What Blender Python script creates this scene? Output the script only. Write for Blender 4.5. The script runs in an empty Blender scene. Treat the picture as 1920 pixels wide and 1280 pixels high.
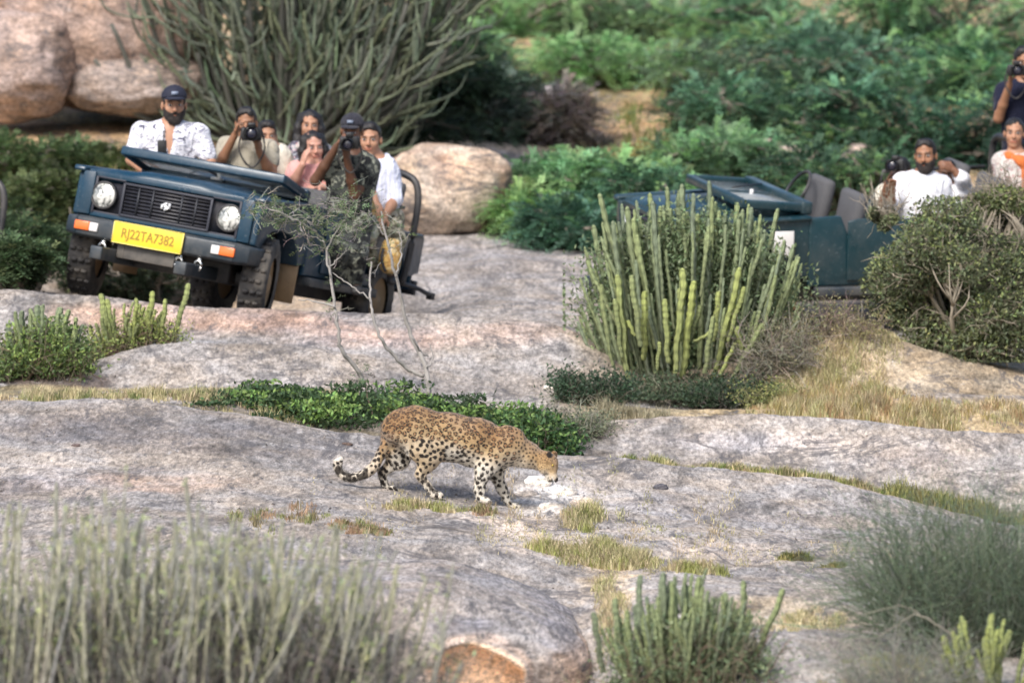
import bpy, bmesh, math, random
import numpy as np
from mathutils import Vector, Matrix, Euler, kdtree, noise as mnoise
random.seed(7); rng = np.random.default_rng(7)
sc = bpy.context.scene
R = math.radians
# ------------------------------------------------------------------ camera, sky, sun, exposure
FPX = 11600.0                      # focal length in photo pixels (1920 wide)
PITCH = R(3.0); CAMZ = 3.1
cd = bpy.data.cameras.new('camera'); cam = bpy.data.objects.new('camera', cd); sc.collection.objects.link(cam)
cam.location = (0, 0, CAMZ); cam.rotation_euler = (R(90) - PITCH, 0, 0)
cd.sensor_width = 36; cd.lens = 36 * FPX / 1920; cd.clip_start = 0.5; cd.clip_end = 3000
cd.dof.use_dof = True; cd.dof.focus_distance = 40.0; cd.dof.aperture_fstop = 2.8
sc.camera = cam
SUN_EL, SUN_AZ = R(47), R(205)     # azimuth clockwise from +Y: behind the camera, a little left
w = bpy.data.worlds.new('World'); sc.world = w; w.use_nodes = True
nt = w.node_tree; nt.nodes.clear()
sky = nt.nodes.new('ShaderNodeTexSky'); sky.sky_type = 'NISHITA'; sky.sun_disc = False
sky.sun_elevation = SUN_EL; sky.sun_rotation = SUN_AZ; sky.dust_density = 3.0; sky.air_density = 1.0
bg = nt.nodes.new('ShaderNodeBackground'); bg.inputs[1].default_value = 0.115
wo = nt.nodes.new('ShaderNodeOutputWorld'); nt.links.new(sky.outputs[0], bg.inputs[0]); nt.links.new(bg.outputs[0], wo.inputs[0])
sd = bpy.data.lights.new('sun', 'SUN'); sd.energy = 2.5; sd.angle = R(22); sd.color = (1.0, 0.965, 0.92)
so = bpy.data.objects.new('sun', sd); sc.collection.objects.link(so)
sdir = Vector((math.sin(SUN_AZ) * math.cos(SUN_EL), math.cos(SUN_AZ) * math.cos(SUN_EL), math.sin(SUN_EL)))
so.rotation_euler = sdir.to_track_quat('Z', 'Y').to_euler(); so.location = (0, 30, 30)
vs = sc.view_settings; vs.view_transform = 'Standard'; vs.look = 'None'; vs.gamma = 1; vs.use_curve_mapping = False
vs.exposure = 0.74
sc.render.engine = 'CYCLES'
sc.cycles.max_bounces = 5; sc.cycles.transparent_max_bounces = 6; sc.cycles.use_denoising = True

cP, sP = math.cos(PITCH), math.sin(PITCH)
def at(px, py, d):
    """a world point at distance Y = d seen at photo pixel (px, py)"""
    u = (px - 960) / FPX; v = -(py - 640) / FPX
    dy = cP + v * sP; dz = -sP + v * cP
    return Vector((u / dy * d, d, CAMZ + dz / dy * d))
def zat(py, d):
    v = -(py - 640) / FPX
    return CAMZ + (-sP + v * cP) / (cP + v * sP) * d
def topix(P):
    P = np.asarray(P, float); y = P[..., 1]; z = P[..., 2] - CAMZ
    fwd = y * cP - z * sP; up = y * sP + z * cP
    return 960 + FPX * P[..., 0] / fwd, 640 - FPX * up / fwd

# ------------------------------------------------------------------ mesh helpers
class Acc:
    def __init__(s): s.V = []; s.F = []; s.C = []; s.n = 0
    def add(s, V, F, col=None):
        V = np.asarray(V, float).reshape(-1, 3); F = np.asarray(F, int)
        s.V.append(V); s.F.append(F + s.n)
        if col is not None:
            c = np.ones((len(V), 4)); col = np.asarray(col, float)
            c[:, :3] = col[..., :3]
            s.C.append(c)
        s.n += len(V)
        return s
    def box(s, c, h, M=None, col=None):
        V = np.array([[x, y, z] for x in (-1, 1) for y in (-1, 1) for z in (-1, 1)], float) * np.array(h)
        if M is not None: V = V @ np.array(M.to_3x3()).T
        V += np.array(c)
        return s.add(V, [[0, 1, 3, 2], [4, 6, 7, 5], [0, 4, 5, 1], [2, 3, 7, 6], [0, 2, 6, 4], [1, 5, 7, 3]], col)
    def tube(s, P, r, n=6, col=None, cap=True, squash=None):
        P = np.asarray(P, float); m = len(P); r = np.broadcast_to(np.asarray(r, float), (m,))
        T = np.gradient(P, axis=0); T /= np.linalg.norm(T, axis=1)[:, None] + 1e-9
        ref = np.array([0, 0, 1.]) if abs(T[:, 2]).mean() < .9 else np.array([1., 0, 0])
        A = np.cross(T, ref); A /= np.linalg.norm(A, axis=1)[:, None] + 1e-9
        B = np.cross(T, A)
        a = np.arange(n) * 2 * math.pi / n
        ring = P[:, None, :] + r[:, None, None] * (np.cos(a)[None, :, None] * A[:, None, :] + np.sin(a)[None, :, None] * B[:, None, :])
        V = ring.reshape(-1, 3); F = []
        i = np.arange(m - 1)[:, None] * n; j = np.arange(n)[None, :]; j2 = (j + 1) % n
        F = np.stack([i + j, i + j2, i + n + j2, i + n + j], -1).reshape(-1, 4)
        if col is not None and np.ndim(col) == 2: col = np.repeat(np.asarray(col), n, axis=0)
        s.add(V, F, col)
        if cap and n >= 4:
            o = s.n - len(V)
            s.F.append(np.array([list(range(n))[::-1]]) + o); s.F.append(np.array([list(range(n))]) + o + (m - 1) * n)
        return s
    def mesh(s, name, mat=None, smooth=False):
        me = bpy.data.meshes.new(name)
        V = np.concatenate(s.V); me.vertices.add(len(V)); me.vertices.foreach_set('co', V.astype(np.float32).ravel())
        loops = np.concatenate([f.ravel() for f in s.F]); cnt = np.concatenate([np.full(len(f), f.shape[1]) for f in s.F])
        me.loops.add(len(loops)); me.loops.foreach_set('vertex_index', loops.astype(np.int32))
        me.polygons.add(len(cnt)); st = np.concatenate([[0], np.cumsum(cnt)[:-1]])
        me.polygons.foreach_set('loop_start', st.astype(np.int32))
        me.polygons.foreach_set('loop_total', cnt.astype(np.int32))
        if smooth: me.polygons.foreach_set('use_smooth', np.ones(len(cnt), bool))
        me.update(calc_edges=True)
        if s.C:
            at_ = me.color_attributes.new('Col', 'FLOAT_COLOR', 'POINT')
            at_.data.foreach_set('color', np.concatenate(s.C).astype(np.float32).ravel())
        if mat: me.materials.append(mat)
        return me
def link(name, data, parent=None, loc=None):
    o = bpy.data.objects.new(name, data); sc.collection.objects.link(o)
    if parent: o.parent = parent
    if loc is not None: o.location = loc
    return o
def thing(name, label, cat, loc=(0, 0, 0), group=None, M=None):
    o = bpy.data.objects.new(name, None); sc.collection.objects.link(o); o.empty_display_size = .1
    o.location = loc
    if M is not None: o.matrix_world = M
    return tag(o, label, cat, group)
def tag(o, label=None, cat=None, group=None, kind=None):
    if label: o['label'] = label
    if cat: o['category'] = cat
    if group: o['group'] = group
    if kind: o['kind'] = kind
    return o
def bevel(o, wdt=.01, seg=2):
    m = o.modifiers.new('b', 'BEVEL'); m.width = wdt; m.segments = seg; m.limit_method = 'ANGLE'
    for p in o.data.polygons: p.use_smooth = True
    return o
def copy_tree(o, parent=None):
    c = o.copy(); sc.collection.objects.link(c)
    if parent: c.parent = parent
    for ch in list(o.children): copy_tree(ch, c)
    return c
def spline(pts, n):
    """Catmull-Rom through points"""
    P = np.asarray(pts, float); P = np.vstack([2 * P[0] - P[1], P, 2 * P[-1] - P[-2]])
    out = []; k = len(P) - 3
    for t in np.linspace(0, k - 1e-6, n):
        i = int(t); u = t - i; a, b, c, d = P[i:i + 4]
        out.append(.5 * ((2 * b) + (-a + c) * u + (2 * a - 5 * b + 4 * c - d) * u * u + (-a + 3 * b - 3 * c + d) * u ** 3))
    return np.array(out)
def fbm(P, sc_, oct=4, seed=0):
    """cheap vectorised value noise, -1..1"""
    P = np.asarray(P, float) * sc_ + seed * 17.31
    out = np.zeros(P.shape[:-1]); amp = 1; tot = 0
    for o in range(oct):
        I = np.floor(P).astype(np.int64); f = P - I; f = f * f * (3 - 2 * f)
        v = 0
        for dx in (0, 1):
            for dy in (0, 1):
                for dz in (0, 1):
                    h = (I[..., 0] + dx) * 374761393 + (I[..., 1] + dy) * 668265263 + (I[..., 2] + dz) * 2147483647 + o * 1274126177
                    h = (h ^ (h >> 13)) * 1274126177; h = (h ^ (h >> 16)) & 0xffff
                    wgt = (f[..., 0] if dx else 1 - f[..., 0]) * (f[..., 1] if dy else 1 - f[..., 1]) * (f[..., 2] if dz else 1 - f[..., 2])
                    v = v + wgt * (h / 32767.5 - 1)
        out += amp * v; tot += amp; amp *= .5; P = P * 2.03 + 5.1
    return out / tot * 1.6

# ------------------------------------------------------------------ SDF mesher (smooth unions -> one continuous surface)
class SDF:
    def __init__(s, h): s.h = h; s.P = []
    def cap(s, a, b, ra, rb=None, k=.02, flat=None, op='u'):
        a = np.array(a, float); b = np.array(b, float); rb = ra if rb is None else rb
        m = max(ra, rb); lo = np.minimum(a, b) - m; hi = np.maximum(a, b) + m
        s.P.append(('c', a, b, ra, rb, k, flat, op, lo, hi)); return s
    def ell(s, c, r, k=.02, M=None, op='u'):
        c = np.array(c, float); r = np.array(r, float); m = max(r)
        if M is None: lo, hi = c - r, c + r
        else: lo, hi = c - m, c + m; M = np.array(M.to_3x3())
        s.P.append(('e', c, r, M, None, k, None, op, lo, hi)); return s
    def chain(s, pts, rs, k=.02, flat=None):
        for i in range(len(pts) - 1): s.cap(pts[i], pts[i + 1], rs[i], rs[i + 1], k, flat)
        return s
    def build(s, noise_amp=0, noise_sc=8, inflate=0, crop=None):
        h = s.h
        lo = np.min([p[8] for p in s.P if p[7] == 'u'], axis=0) - 4 * h - inflate - noise_amp
        hi = np.max([p[9] for p in s.P if p[7] == 'u'], axis=0) + 4 * h + inflate + noise_amp
        n = np.ceil((hi - lo) / h).astype(int) + 1
        F = np.full(tuple(n), .2, np.float32)
        ax = [(lo[i] + np.arange(n[i]) * h).astype(np.float32) for i in range(3)]
        for p in s.P:
            kind, op, k = p[0], p[7], p[5]; pad = k + 3 * h + inflate + noise_amp
            if op == 'u': a0 = p[8] - pad; a1 = p[9] + pad
            elif op == 's': a0 = p[8] - pad; a1 = p[9] + pad
            else: a0, a1 = lo, hi
            i0 = np.clip(((a0 - lo) / h).astype(int), 0, n); i1 = np.clip(((a1 - lo) / h).astype(int) + 2, 0, n)
            if (i1 <= i0).any(): continue
            sl = tuple(slice(i0[i], i1[i]) for i in range(3))
            X = ax[0][sl[0]][:, None, None]; Y = ax[1][sl[1]][None, :, None]; Z = ax[2][sl[2]][None, None, :]
            if kind == 'c':
                a, b, ra, rb, flat = p[1], p[2], p[3], p[4], p[6]
                x, y, z = X - a[0], Y - a[1], Z - a[2]; ab = b - a; L = float(ab @ ab) + 1e-12
                t = np.clip((x * ab[0] + y * ab[1] + z * ab[2]) / L, 0, 1)
                qx, qy, qz = x - t * ab[0], y - t * ab[1], z - t * ab[2]
                q2 = qx * qx + qy * qy + qz * qz
                if flat is not None:     # (direction, factor>1 squashes along it)
                    nrm, fac = flat; nrm = np.array(nrm, float); nrm /= np.linalg.norm(nrm)
                    pr = qx * nrm[0] + qy * nrm[1] + qz * nrm[2]
                    q2 = q2 + pr * pr * (fac * fac - 1)
                dd = np.sqrt(q2) - (ra + t * (rb - ra))
            else:
                c, r, M = p[1], p[2], p[3]
                x, y, z = X - c[0], Y - c[1], Z - c[2]
                if M is not None:
                    x, y, z = (M[0, 0] * x + M[1, 0] * y + M[2, 0] * z, M[0, 1] * x + M[1, 1] * y + M[2, 1] * z, M[0, 2] * x + M[1, 2] * y + M[2, 2] * z)
                k0 = np.sqrt((x / r[0]) ** 2 + (y / r[1]) ** 2 + (z / r[2]) ** 2)
                k1 = np.sqrt((x / r[0] ** 2) ** 2 + (y / r[1] ** 2) ** 2 + (z / r[2] ** 2) ** 2)
                dd = np.where(k1 > 1e-6, k0 * (k0 - 1) / np.maximum(k1, 1e-6), -min(r))
            g = F[sl]
            if op == 'u':
                hh = np.maximum(k - np.abs(g - dd), 0) / k; F[sl] = np.minimum(g, dd) - hh * hh * k * .25
            elif op == 's':
                hh = np.maximum(k - np.abs(g + dd), 0) / k; F[sl] = np.maximum(g, -dd) + hh * hh * k * .25
            else:
                F[sl] = np.maximum(g, dd)
        F = F - inflate
        if crop is not None:
            X = ax[0][:, None, None]; Y = ax[1][None, :, None]; Z = ax[2][None, None, :]
            F = np.maximum(F, crop(X, Y, Z).astype(np.float32))
        if noise_amp:
            near = np.argwhere(np.abs(F) < noise_amp + 2 * h)
            F[tuple(near.T)] += noise_amp * fbm(near * h + lo, noise_sc, 3)
        return surface_nets(F, lo, h)
def surface_nets(F, lo, h):
    S = F < 0; nx, ny, nz = F.shape
    S[0] = S[-1] = False; S[:, 0] = S[:, -1] = False; S[:, :, 0] = S[:, :, -1] = False
    c = [S[i:nx - 1 + i, j:ny - 1 + j, k:nz - 1 + k] for i in (0, 1) for j in (0, 1) for k in (0, 1)]
    cnt = sum(x.astype(np.int8) for x in c); mixed = (cnt > 0) & (cnt < 8)
    idx = np.full(mixed.shape, -1, np.int64); cells = np.argwhere(mixed); idx[tuple(cells.T)] = np.arange(len(cells))
    acc = np.zeros((len(cells), 3)); num = np.zeros(len(cells))
    offs = [(i, j, k) for i in (0, 1) for j in (0, 1) for k in (0, 1)]
    fv = {o: F[cells[:, 0] + o[0], cells[:, 1] + o[1], cells[:, 2] + o[2]].astype(float) for o in offs}
    for a in offs:
        for d in range(3):
            if a[d] == 0:
                b = list(a); b[d] = 1; b = tuple(b); fa, fb = fv[a], fv[b]
                m = (fa < 0) != (fb < 0); t = np.where(m, fa / np.where(fa == fb, 1, fa - fb), 0); t = np.clip(t, 0, 1)
                pt = np.array(a, float)[None, :].repeat(len(cells), 0); pt[:, d] += t
                acc[m] += pt[m]; num[m] += 1
    V = (cells + acc / np.maximum(num, 1)[:, None]) * h + lo
    Fq = []
    for d in range(3):
        u, v = [(1, 2), (2, 0), (0, 1)][d]
        sl0 = [slice(None)] * 3; sl1 = [slice(None)] * 3; sl0[d] = slice(0, -1); sl1[d] = slice(1, None)
        e = S[tuple(sl0)] != S[tuple(sl1)]; E = np.argwhere(e)
        E = E[(E[:, u] > 0) & (E[:, v] > 0)]
        inside = S[tuple(E.T)]
        def cell(du, dv):
            q = E.copy(); q[:, u] -= du; q[:, v] -= dv
            q = np.minimum(q, np.array(idx.shape) - 1)
            return idx[tuple(q.T)]
        Q = np.stack([cell(1, 1), cell(0, 1), cell(0, 0), cell(1, 0)], 1)
        Q[~inside] = Q[~inside][:, ::-1]; Fq.append(Q[(Q >= 0).all(1)])
    return V, np.concatenate(Fq)

# ------------------------------------------------------------------ materials
def mat_new(name):
    m = bpy.data.materials.new(name); m.use_nodes = True; t = m.node_tree; t.nodes.clear()
    o = t.nodes.new('ShaderNodeOutputMaterial'); b = t.nodes.new('ShaderNodeBsdfPrincipled'); t.links.new(b.outputs[0], o.inputs[0])
    return m, t, b
class N:
    def __init__(s, t): s.t = t
    def n(s, typ, **kw):
        x = s.t.nodes.new(typ)
        for k, v in kw.items():
            if k.startswith('i_'):
                k = k[2:]; k = int(k) if k.isdigit() else k.replace('_', ' ')
                if hasattr(v, 'is_linked') or isinstance(v, bpy.types.NodeSocket): s.t.links.new(v, x.inputs[k])
                else: x.inputs[k].default_value = v
            else: setattr(x, k, v)
        return x
    def noise(s, vec, scale, detail=4, rough=.6, dist=0):
        return s.n('ShaderNodeTexNoise', i_Vector=vec, i_Scale=scale, i_Detail=detail, i_Roughness=rough, i_Distortion=dist).outputs[0]
    def ramp(s, fac, stops, interp='LINEAR'):
        r = s.n('ShaderNodeValToRGB', i_0=fac); cr = r.color_ramp; cr.interpolation = interp
        while len(cr.elements) < len(stops): cr.elements.new(.5)
        for e, (p, c) in zip(cr.elements, stops):
            e.position = p; e.color = (c, c, c, 1) if not hasattr(c, '__len__') else (*c[:3], 1)
        return r.outputs[0]
    def mix(s, fac, a, b, blend='MIX'):
        x = s.n('ShaderNodeMix', data_type='RGBA', blend_type=blend)
        for i, v in ((0, fac), (6, a), (7, b)):
            if isinstance(v, bpy.types.NodeSocket): s.t.links.new(v, x.inputs[i])
            else: x.inputs[i].default_value = v if i == 0 else (*v[:3], 1)
        return x.outputs[2]
    def bump(s, hgt, strength, dist, normal=None):
        b = s.n('ShaderNodeBump', i_Height=hgt, i_Strength=strength, i_Distance=dist)
        if normal is not None: s.t.links.new(normal, b.inputs['Normal'])
        return b.outputs[0]
def simple(name, col, rough=.6, metal=0, var=.15, vscale=6, bump=0, bscale=40, spec=.5, coat=0, dust=0):
    m, t, b = mat_new(name); q = N(t)
    tc = q.n('ShaderNodeTexCoord').outputs['Object']
    nz = q.noise(tc, vscale, 5)
    c = q.mix(nz, [x * (1 - var) for x in col], [min(1, x * (1 + var)) for x in col])
    if dust:
        nd = q.ramp(q.noise(tc, 3.1, 6, .7), [(.42, 0.), (.72, dust)])
        c = q.mix(nd, c, (.30, .26, .21))
    t.links.new(c, b.inputs['Base Color']); b.inputs['Roughness'].default_value = rough
    b.inputs['Metallic'].default_value = metal; b.inputs['Specular IOR Level'].default_value = spec
    if coat: b.inputs['Coat Weight'].default_value = coat; b.inputs['Coat Roughness'].default_value = .15
    if bump: t.links.new(q.bump(q.noise(tc, bscale, 4), bump, .01), b.inputs['Normal'])
    return m
def vcol_mat(name, rough=.7, nscale=30, namp=.25, bump=.3, bscale=60, bdist=.01, trans=0, sub=0, spec=.3, orand=0):
    m, t, b = mat_new(name); q = N(t)
    tc = q.n('ShaderNodeTexCoord').outputs['Object']
    a = q.n('ShaderNodeAttribute', attribute_name='Col').outputs[0]
    nz = q.ramp(q.noise(tc, nscale, 4), [(.25, 1 - namp), (.75, 1 + namp)])
    c = q.mix(1.0, a, nz, 'MULTIPLY')
    if orand:
        oi = q.n('ShaderNodeObjectInfo').outputs['Random']
        c = q.mix(1.0, c, q.ramp(oi, [(0, (1 - orand, 1 - orand, 1 - orand * .7)), (1, (1 + orand, 1 + orand * .8, 1 - orand))]), 'MULTIPLY')
    t.links.new(c, b.inputs['Base Color']); b.inputs['Roughness'].default_value = rough; b.inputs['Specular IOR Level'].default_value = spec
    if bump: t.links.new(q.bump(q.noise(tc, bscale, 4), bump, bdist), b.inputs['Normal'])
    if sub: b.inputs['Subsurface Weight'].default_value = sub; b.inputs['Subsurface Scale'].default_value = .01
    if trans:
        tr = q.n('ShaderNodeBsdfTranslucent'); t.links.new(c, tr.inputs[0])
        mx = q.n('ShaderNodeMixShader', i_0=trans); t.links.new(b.outputs[0], mx.inputs[1]); t.links.new(tr.outputs[0], mx.inputs[2])
        o = [x for x in t.nodes if x.type == 'OUTPUT_MATERIAL'][0]; t.links.new(mx.outputs[0], o.inputs[0])
    return m
def rock_mat(name, use_attr=True, base=(.36, .34, .35), speck=1.0):
    m, t, b = mat_new(name); q = N(t)
    tc = q.n('ShaderNodeTexCoord').outputs['Object']
    mp = q.n('ShaderNodeMapping', i_Vector=tc); mp.inputs['Scale'].default_value = (1, .22, 1.3); v = mp.outputs[0]
    mp2 = q.n('ShaderNodeMapping', i_Vector=tc); mp2.inputs['Scale'].default_value = (.6, .16, 1.8); mp2.inputs['Rotation'].default_value = (0, R(12), R(18)); v2 = mp2.outputs[0]
    if use_attr: a = q.n('ShaderNodeAttribute', attribute_name='Col').outputs[0]
    else: a = q.n('ShaderNodeRGB').outputs[0]; t.nodes[-1].outputs[0].default_value = (*base, 1)
    big = q.ramp(q.noise(v, 1.3, 6, .65, .6), [(.3, .58), (.5, 1.0), (.72, 1.30)])
    mid = q.ramp(q.noise(v2, 5.5, 8, .72, 1.2), [(.32, .38), (.48, 1.0), (.66, 1.42)])
    fine = q.ramp(q.noise(v, 34, 6, .75), [(.32, .32), (.5, 1.0), (.68, 1.75)])
    c = q.mix(1.0, a, big, 'MULTIPLY'); c = q.mix(.95, c, mid, 'MULTIPLY'); c = q.mix(.9 * speck, c, fine, 'MULTIPLY')
    tint = q.ramp(q.noise(tc, 2.1, 5, .6), [(.38, (.99, 1.0, 1.02)), (.60, (1.08, 1.0, .90))])
    c = q.mix(1.0, c, tint, 'MULTIPLY')
    li = q.ramp(q.noise(v, 9, 8, .8, .4), [(.55, 0.), (.62, .85)])
    c = q.mix(li, c, (.11, .105, .11))
    lw = q.ramp(q.noise(v2, 13, 6, .8), [(.60, 0.), (.68, .65)])
    c = q.mix(lw, c, (.60, .57, .55))
    ve = q.ramp(q.noise(v2, 1.5, 7, .62, 1.5), [(.470, 0.), (.5, .85), (.530, 0.)]); vm = q.ramp(q.noise(tc, 1.1, 3), [(.45, 0.), (.6, 1.)]); ve = q.mix(1.0, ve, vm, 'MULTIPLY')
    c = q.mix(ve, c, (.10, .095, .10))
    t.links.new(c, b.inputs['Base Color']); b.inputs['Roughness'].default_value = .88; b.inputs['Specular IOR Level'].default_value = .25
    n1 = q.bump(q.noise(v, 3.5, 8, .68, .5), .7, .06); n2 = q.bump(q.noise(v, 40, 6, .7), .6, .012, n1)
    t.links.new(n2, b.inputs['Normal'])
    return m
M_rock = rock_mat('granite')
M_leaf = vcol_mat('leaves', .6, 6, .3, 0, trans=.3)
M_bark = simple('bark', (.20, .17, .14), .9, var=.4, bump=.6)
M_grass = vcol_mat('grass_blades', .7, 3, .25, 0, trans=.25)
# ------------------------------------------------------------------ terrain: ridge and hollow lines, nearest first: (distance, [(px, py) ...])
LINES = [
 (5.0, -1.6), (24.0, -1.0),
 (28.5, [(0, 1400), (1920, 1400)]),
 (31.0, [(0, 1500), (1000, 1500), (1110, 1440), (1160, 1300), (1920, 1275)]),
 (32.4, [(0, 1420), (1000, 1420), (1100, 1380), (1150, 1215), (1450, 1190), (1920, 1196)]),
 (33.0, [(0, 1350), (1000, 1350), (1100, 1330), (1150, 1200), (1450, 1182), (1920, 1190)]),
 (34.6, [(0, 1130), (600, 1150), (1080, 1180), (1160, 1120), (1500, 1115), (1920, 1110)]),
 (37.0, [(0, 1010), (600, 1000), (900, 1022), (1100, 1050), (1400, 1060), (1920, 1060)]),
 (40.0, [(0, 868), (400, 880), (640, 908), (740, 922), (822, 930), (900, 940), (962, 955), (1100, 962), (1400, 985), (1700, 1005), (1920, 1028)]),
 (41.2, [(0, 810), (350, 818), (700, 850), (900, 872), (1050, 890), (1250, 915), (1600, 950), (1920, 1004)]),
 (42.2, [(0, 754), (200, 756), (350, 768), (550, 790), (700, 815), (850, 838), (1050, 851), (1200, 856), (1350, 880), (1600, 905), (1700, 930), (1920, 984)]),
 (42.45, [(0, 766), (350, 779), (700, 826), (1050, 862), (1350, 890), (1600, 916), (1920, 995)]),
 (42.9, [(0, 745), (400, 752), (700, 792), (1000, 840), (1150, 848), (1350, 862), (1600, 885), (1920, 925)]),
 (43.7, [(0, 735), (160, 740), (400, 745), (700, 760), (1000, 792), (1110, 803), (1250, 789), (1480, 782), (1600, 789), (1920, 814)]),
 (43.9, [(0, 728), (160, 738), (400, 742), (700, 750), (1000, 785), (1110, 806), (1250, 798), (1480, 793), (1600, 800), (1920, 825)]),
 (44.3, [(0, 712), (140, 716), (210, 728), (400, 735), (700, 740), (1000, 770), (1250, 785), (1500, 778), (1700, 780), (1920, 790)]),
 (44.5, [(0, 704), (150, 700), (230, 700), (400, 712), (700, 722), (1000, 752), (1250, 775), (1500, 770), (1700, 762), (1920, 775)]),
 (45.1, [(0, 698), (165, 683), (225, 658), (400, 650), (560, 655), (650, 668), (800, 690), (1000, 722), (1250, 760), (1500, 758), (1680, 748), (1920, 744)]),
 (45.35, [(0, 694), (165, 680), (225, 657), (400, 652), (560, 656), (650, 664), (800, 676), (1000, 695), (1250, 750), (1500, 742), (1680, 744), (1920, 745)]),
 (46.4, [(0, 545), (90, 550), (350, 570), (560, 572), (800, 586), (1000, 602), (1080, 620), (1200, 700), (1420, 660), (1530, 612), (1600, 606), (1680, 640), (1920, 700)]),
 (46.7, [(0, 560), (350, 600), (560, 630), (800, 620), (1000, 608), (1080, 620), (1200, 690), (1420, 670), (1560, 640), (1920, 690)]),
 (47.6, [(0, 585), (150, 630), (500, 670), (700, 670), (850, 612), (1000, 596), (1110, 610), (1500, 655), (1920, 660)]),
 (50.5, [(0, 560), (300, 625), (700, 650), (850, 575), (1000, 560), (1110, 570), (1500, 634), (1920, 634)]),
 (53.0, [(0, 520), (300, 575), (620, 575), (760, 520), (900, 510), (1110, 500), (1500, 560), (1920, 560)]),
 (56.5, [(0, 340), (300, 350), (700, 430), (1000, 437), (1200, 430), (1500, 440), (1920, 440)]),
 (60.0, [(0, 235), (300, 235), (700, 290), (1000, 330), (1250, 330), (1500, 330), (1920, 300)]),
 (66.0, [(0, 100), (700, 120), (1200, 150), (1920, 110)]),
 (75.0, [(0, -150), (700, -100), (1200, -60), (1920, -140)]),
 (95.0, [(0, -520), (1920, -480)]),
 (140.0, 9.0), (400.0, 8.0), (2500.0, 4.0)]
DK = np.array([l[0] for l in LINES])
def line_z(px, k):
    d, L = LINES[k]
    if not isinstance(L, list): return np.full_like(px, L, float)
    xs = np.array([p[0] for p in L], float); ys = np.array([p[1] for p in L], float)
    out = 0
    for o, wg in ((-60, .12), (-30, .2), (0, .36), (30, .2), (60, .12)): out = out + wg * np.interp(px + o, xs, ys)
    v = -(out - 640) / FPX
    return CAMZ + (-sP + v * cP) / (cP + v * sP) * d
def height(X, Y):
    """X, Y arrays -> z; monotone cubic along the distance"""
    X = np.asarray(X, float); Y = np.asarray(Y, float)
    px = 960 + X * FPX / np.maximum(Y, 15) * 1.0
    px = np.clip(px, -400, 2320)
    Z = np.stack([line_z(px, k) for k in range(len(DK))], -1)
    dd = np.diff(DK); m = np.diff(Z, axis=-1) / dd
    T = np.zeros_like(Z)
    a, b = m[..., :-1], m[..., 1:]; w1 = 2 * dd[1:] + dd[:-1]; w2 = dd[1:] + 2 * dd[:-1]
    same = (a * b) > 0
    T[..., 1:-1] = np.where(same, (w1 + w2) / (w1 / np.where(same, a, 1) + w2 / np.where(same, b, 1)), 0)
    T[..., 0] = m[..., 0]; T[..., -1] = m[..., -1]
    i = np.clip(np.searchsorted(DK, Y, side='right') - 1, 0, len(DK) - 2)
    g = lambda A, j: np.take_along_axis(A, j[..., None], -1)[..., 0]
    h = dd[i]; t = (np.clip(Y, DK[0], DK[-1]) - DK[i]) / h
    z0, z1, m0, m1 = g(Z, i), g(Z, i + 1), g(T, i) * h, g(T, i + 1) * h
    z = (2 * t**3 - 3 * t**2 + 1) * z0 + (t**3 - 2 * t**2 + t) * m0 + (-2 * t**3 + 3 * t**2) * z1 + (t**3 - t**2) * m1
    P = np.stack([X, Y, np.zeros_like(X)], -1)
    amp = np.clip((Y - 20) / 10, 0, 1) * np.clip((200 - Y) / 100, 0, 1)
    z = z + amp * (.050 * fbm(P * [1, .8, 1], .9, 3, 1) + .011 * fbm(P * [1, .35, 1], 4.5, 4, 2) + .005 * fbm(P * [1, .5, 1], 22, 2, 3))
    # shallow bowl in the right slab, small scallops
    return z
def gz(x, y): return float(height(np.array([float(x)]), np.array([float(y)]))[0])
def ground(px, d):
    x = (px - 960) / FPX * d; return Vector((x, d, gz(x, d)))
def hit(px, py, d0=30, d1=90):
    """first terrain point seen at a photo pixel"""
    ds = np.arange(d0, d1, .04); x = (px - 960) / FPX * ds; z = height(x, ds); _, yy = topix(np.stack([x, ds, z], -1))
    k = np.argmax(yy <= py); return Vector((x[k], ds[k], z[k]))
def axis(segs):
    out = []
    for a, b, n in segs: out.append(np.linspace(a, b, n, endpoint=False))
    return np.concatenate(out + [[segs[-1][1]]])
gx = axis([(-1500, -60, 8), (-60, -12, 16), (-12, -5, 36), (-5, 5, 400), (5, 12, 36), (12, 60, 16), (60, 1500, 8)])
gy = axis([(-300, 0, 6), (0, 22, 12), (22, 29, 40), (29, 50, 620), (50, 64, 200), (64, 90, 90), (90, 160, 20), (160, 2400, 14)])
GX, GY = np.meshgrid(gx, gy)
GZ = height(GX, np.maximum(GY, 5))
PX, PY = topix(np.stack([GX, np.maximum(GY, 20), GZ], -1))
P3 = np.stack([GX, GY, GZ], -1)
nz1 = fbm(P3, .8, 4, 5); nz2 = fbm(P3, 3.0, 4, 6)
col = np.empty(GX.shape + (3,)); col[:] = (.305, .281, .264)
col *= (1 + .12 * nz1)[..., None]
def blend(mask, c): 
    global col
    m = np.clip(mask, 0, 1)[..., None]; col = col * (1 - m) + np.array(c) * m
def blob(px, py, rx, ry, soft=.5, wob=.35, ang=0, dlo=0, dhi=999):
    X = PX - px; Y = PY - py; ca, sa = math.cos(ang), math.sin(ang)
    X, Y = X * ca + Y * sa, -X * sa + Y * ca
    r = np.sqrt((X / rx) ** 2 + (Y / ry) ** 2) + wob * nz2 + .15 * nz1
    return np.clip((1 - r) / soft, 0, 1) * ((GY > dlo) & (GY < dhi))
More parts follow.
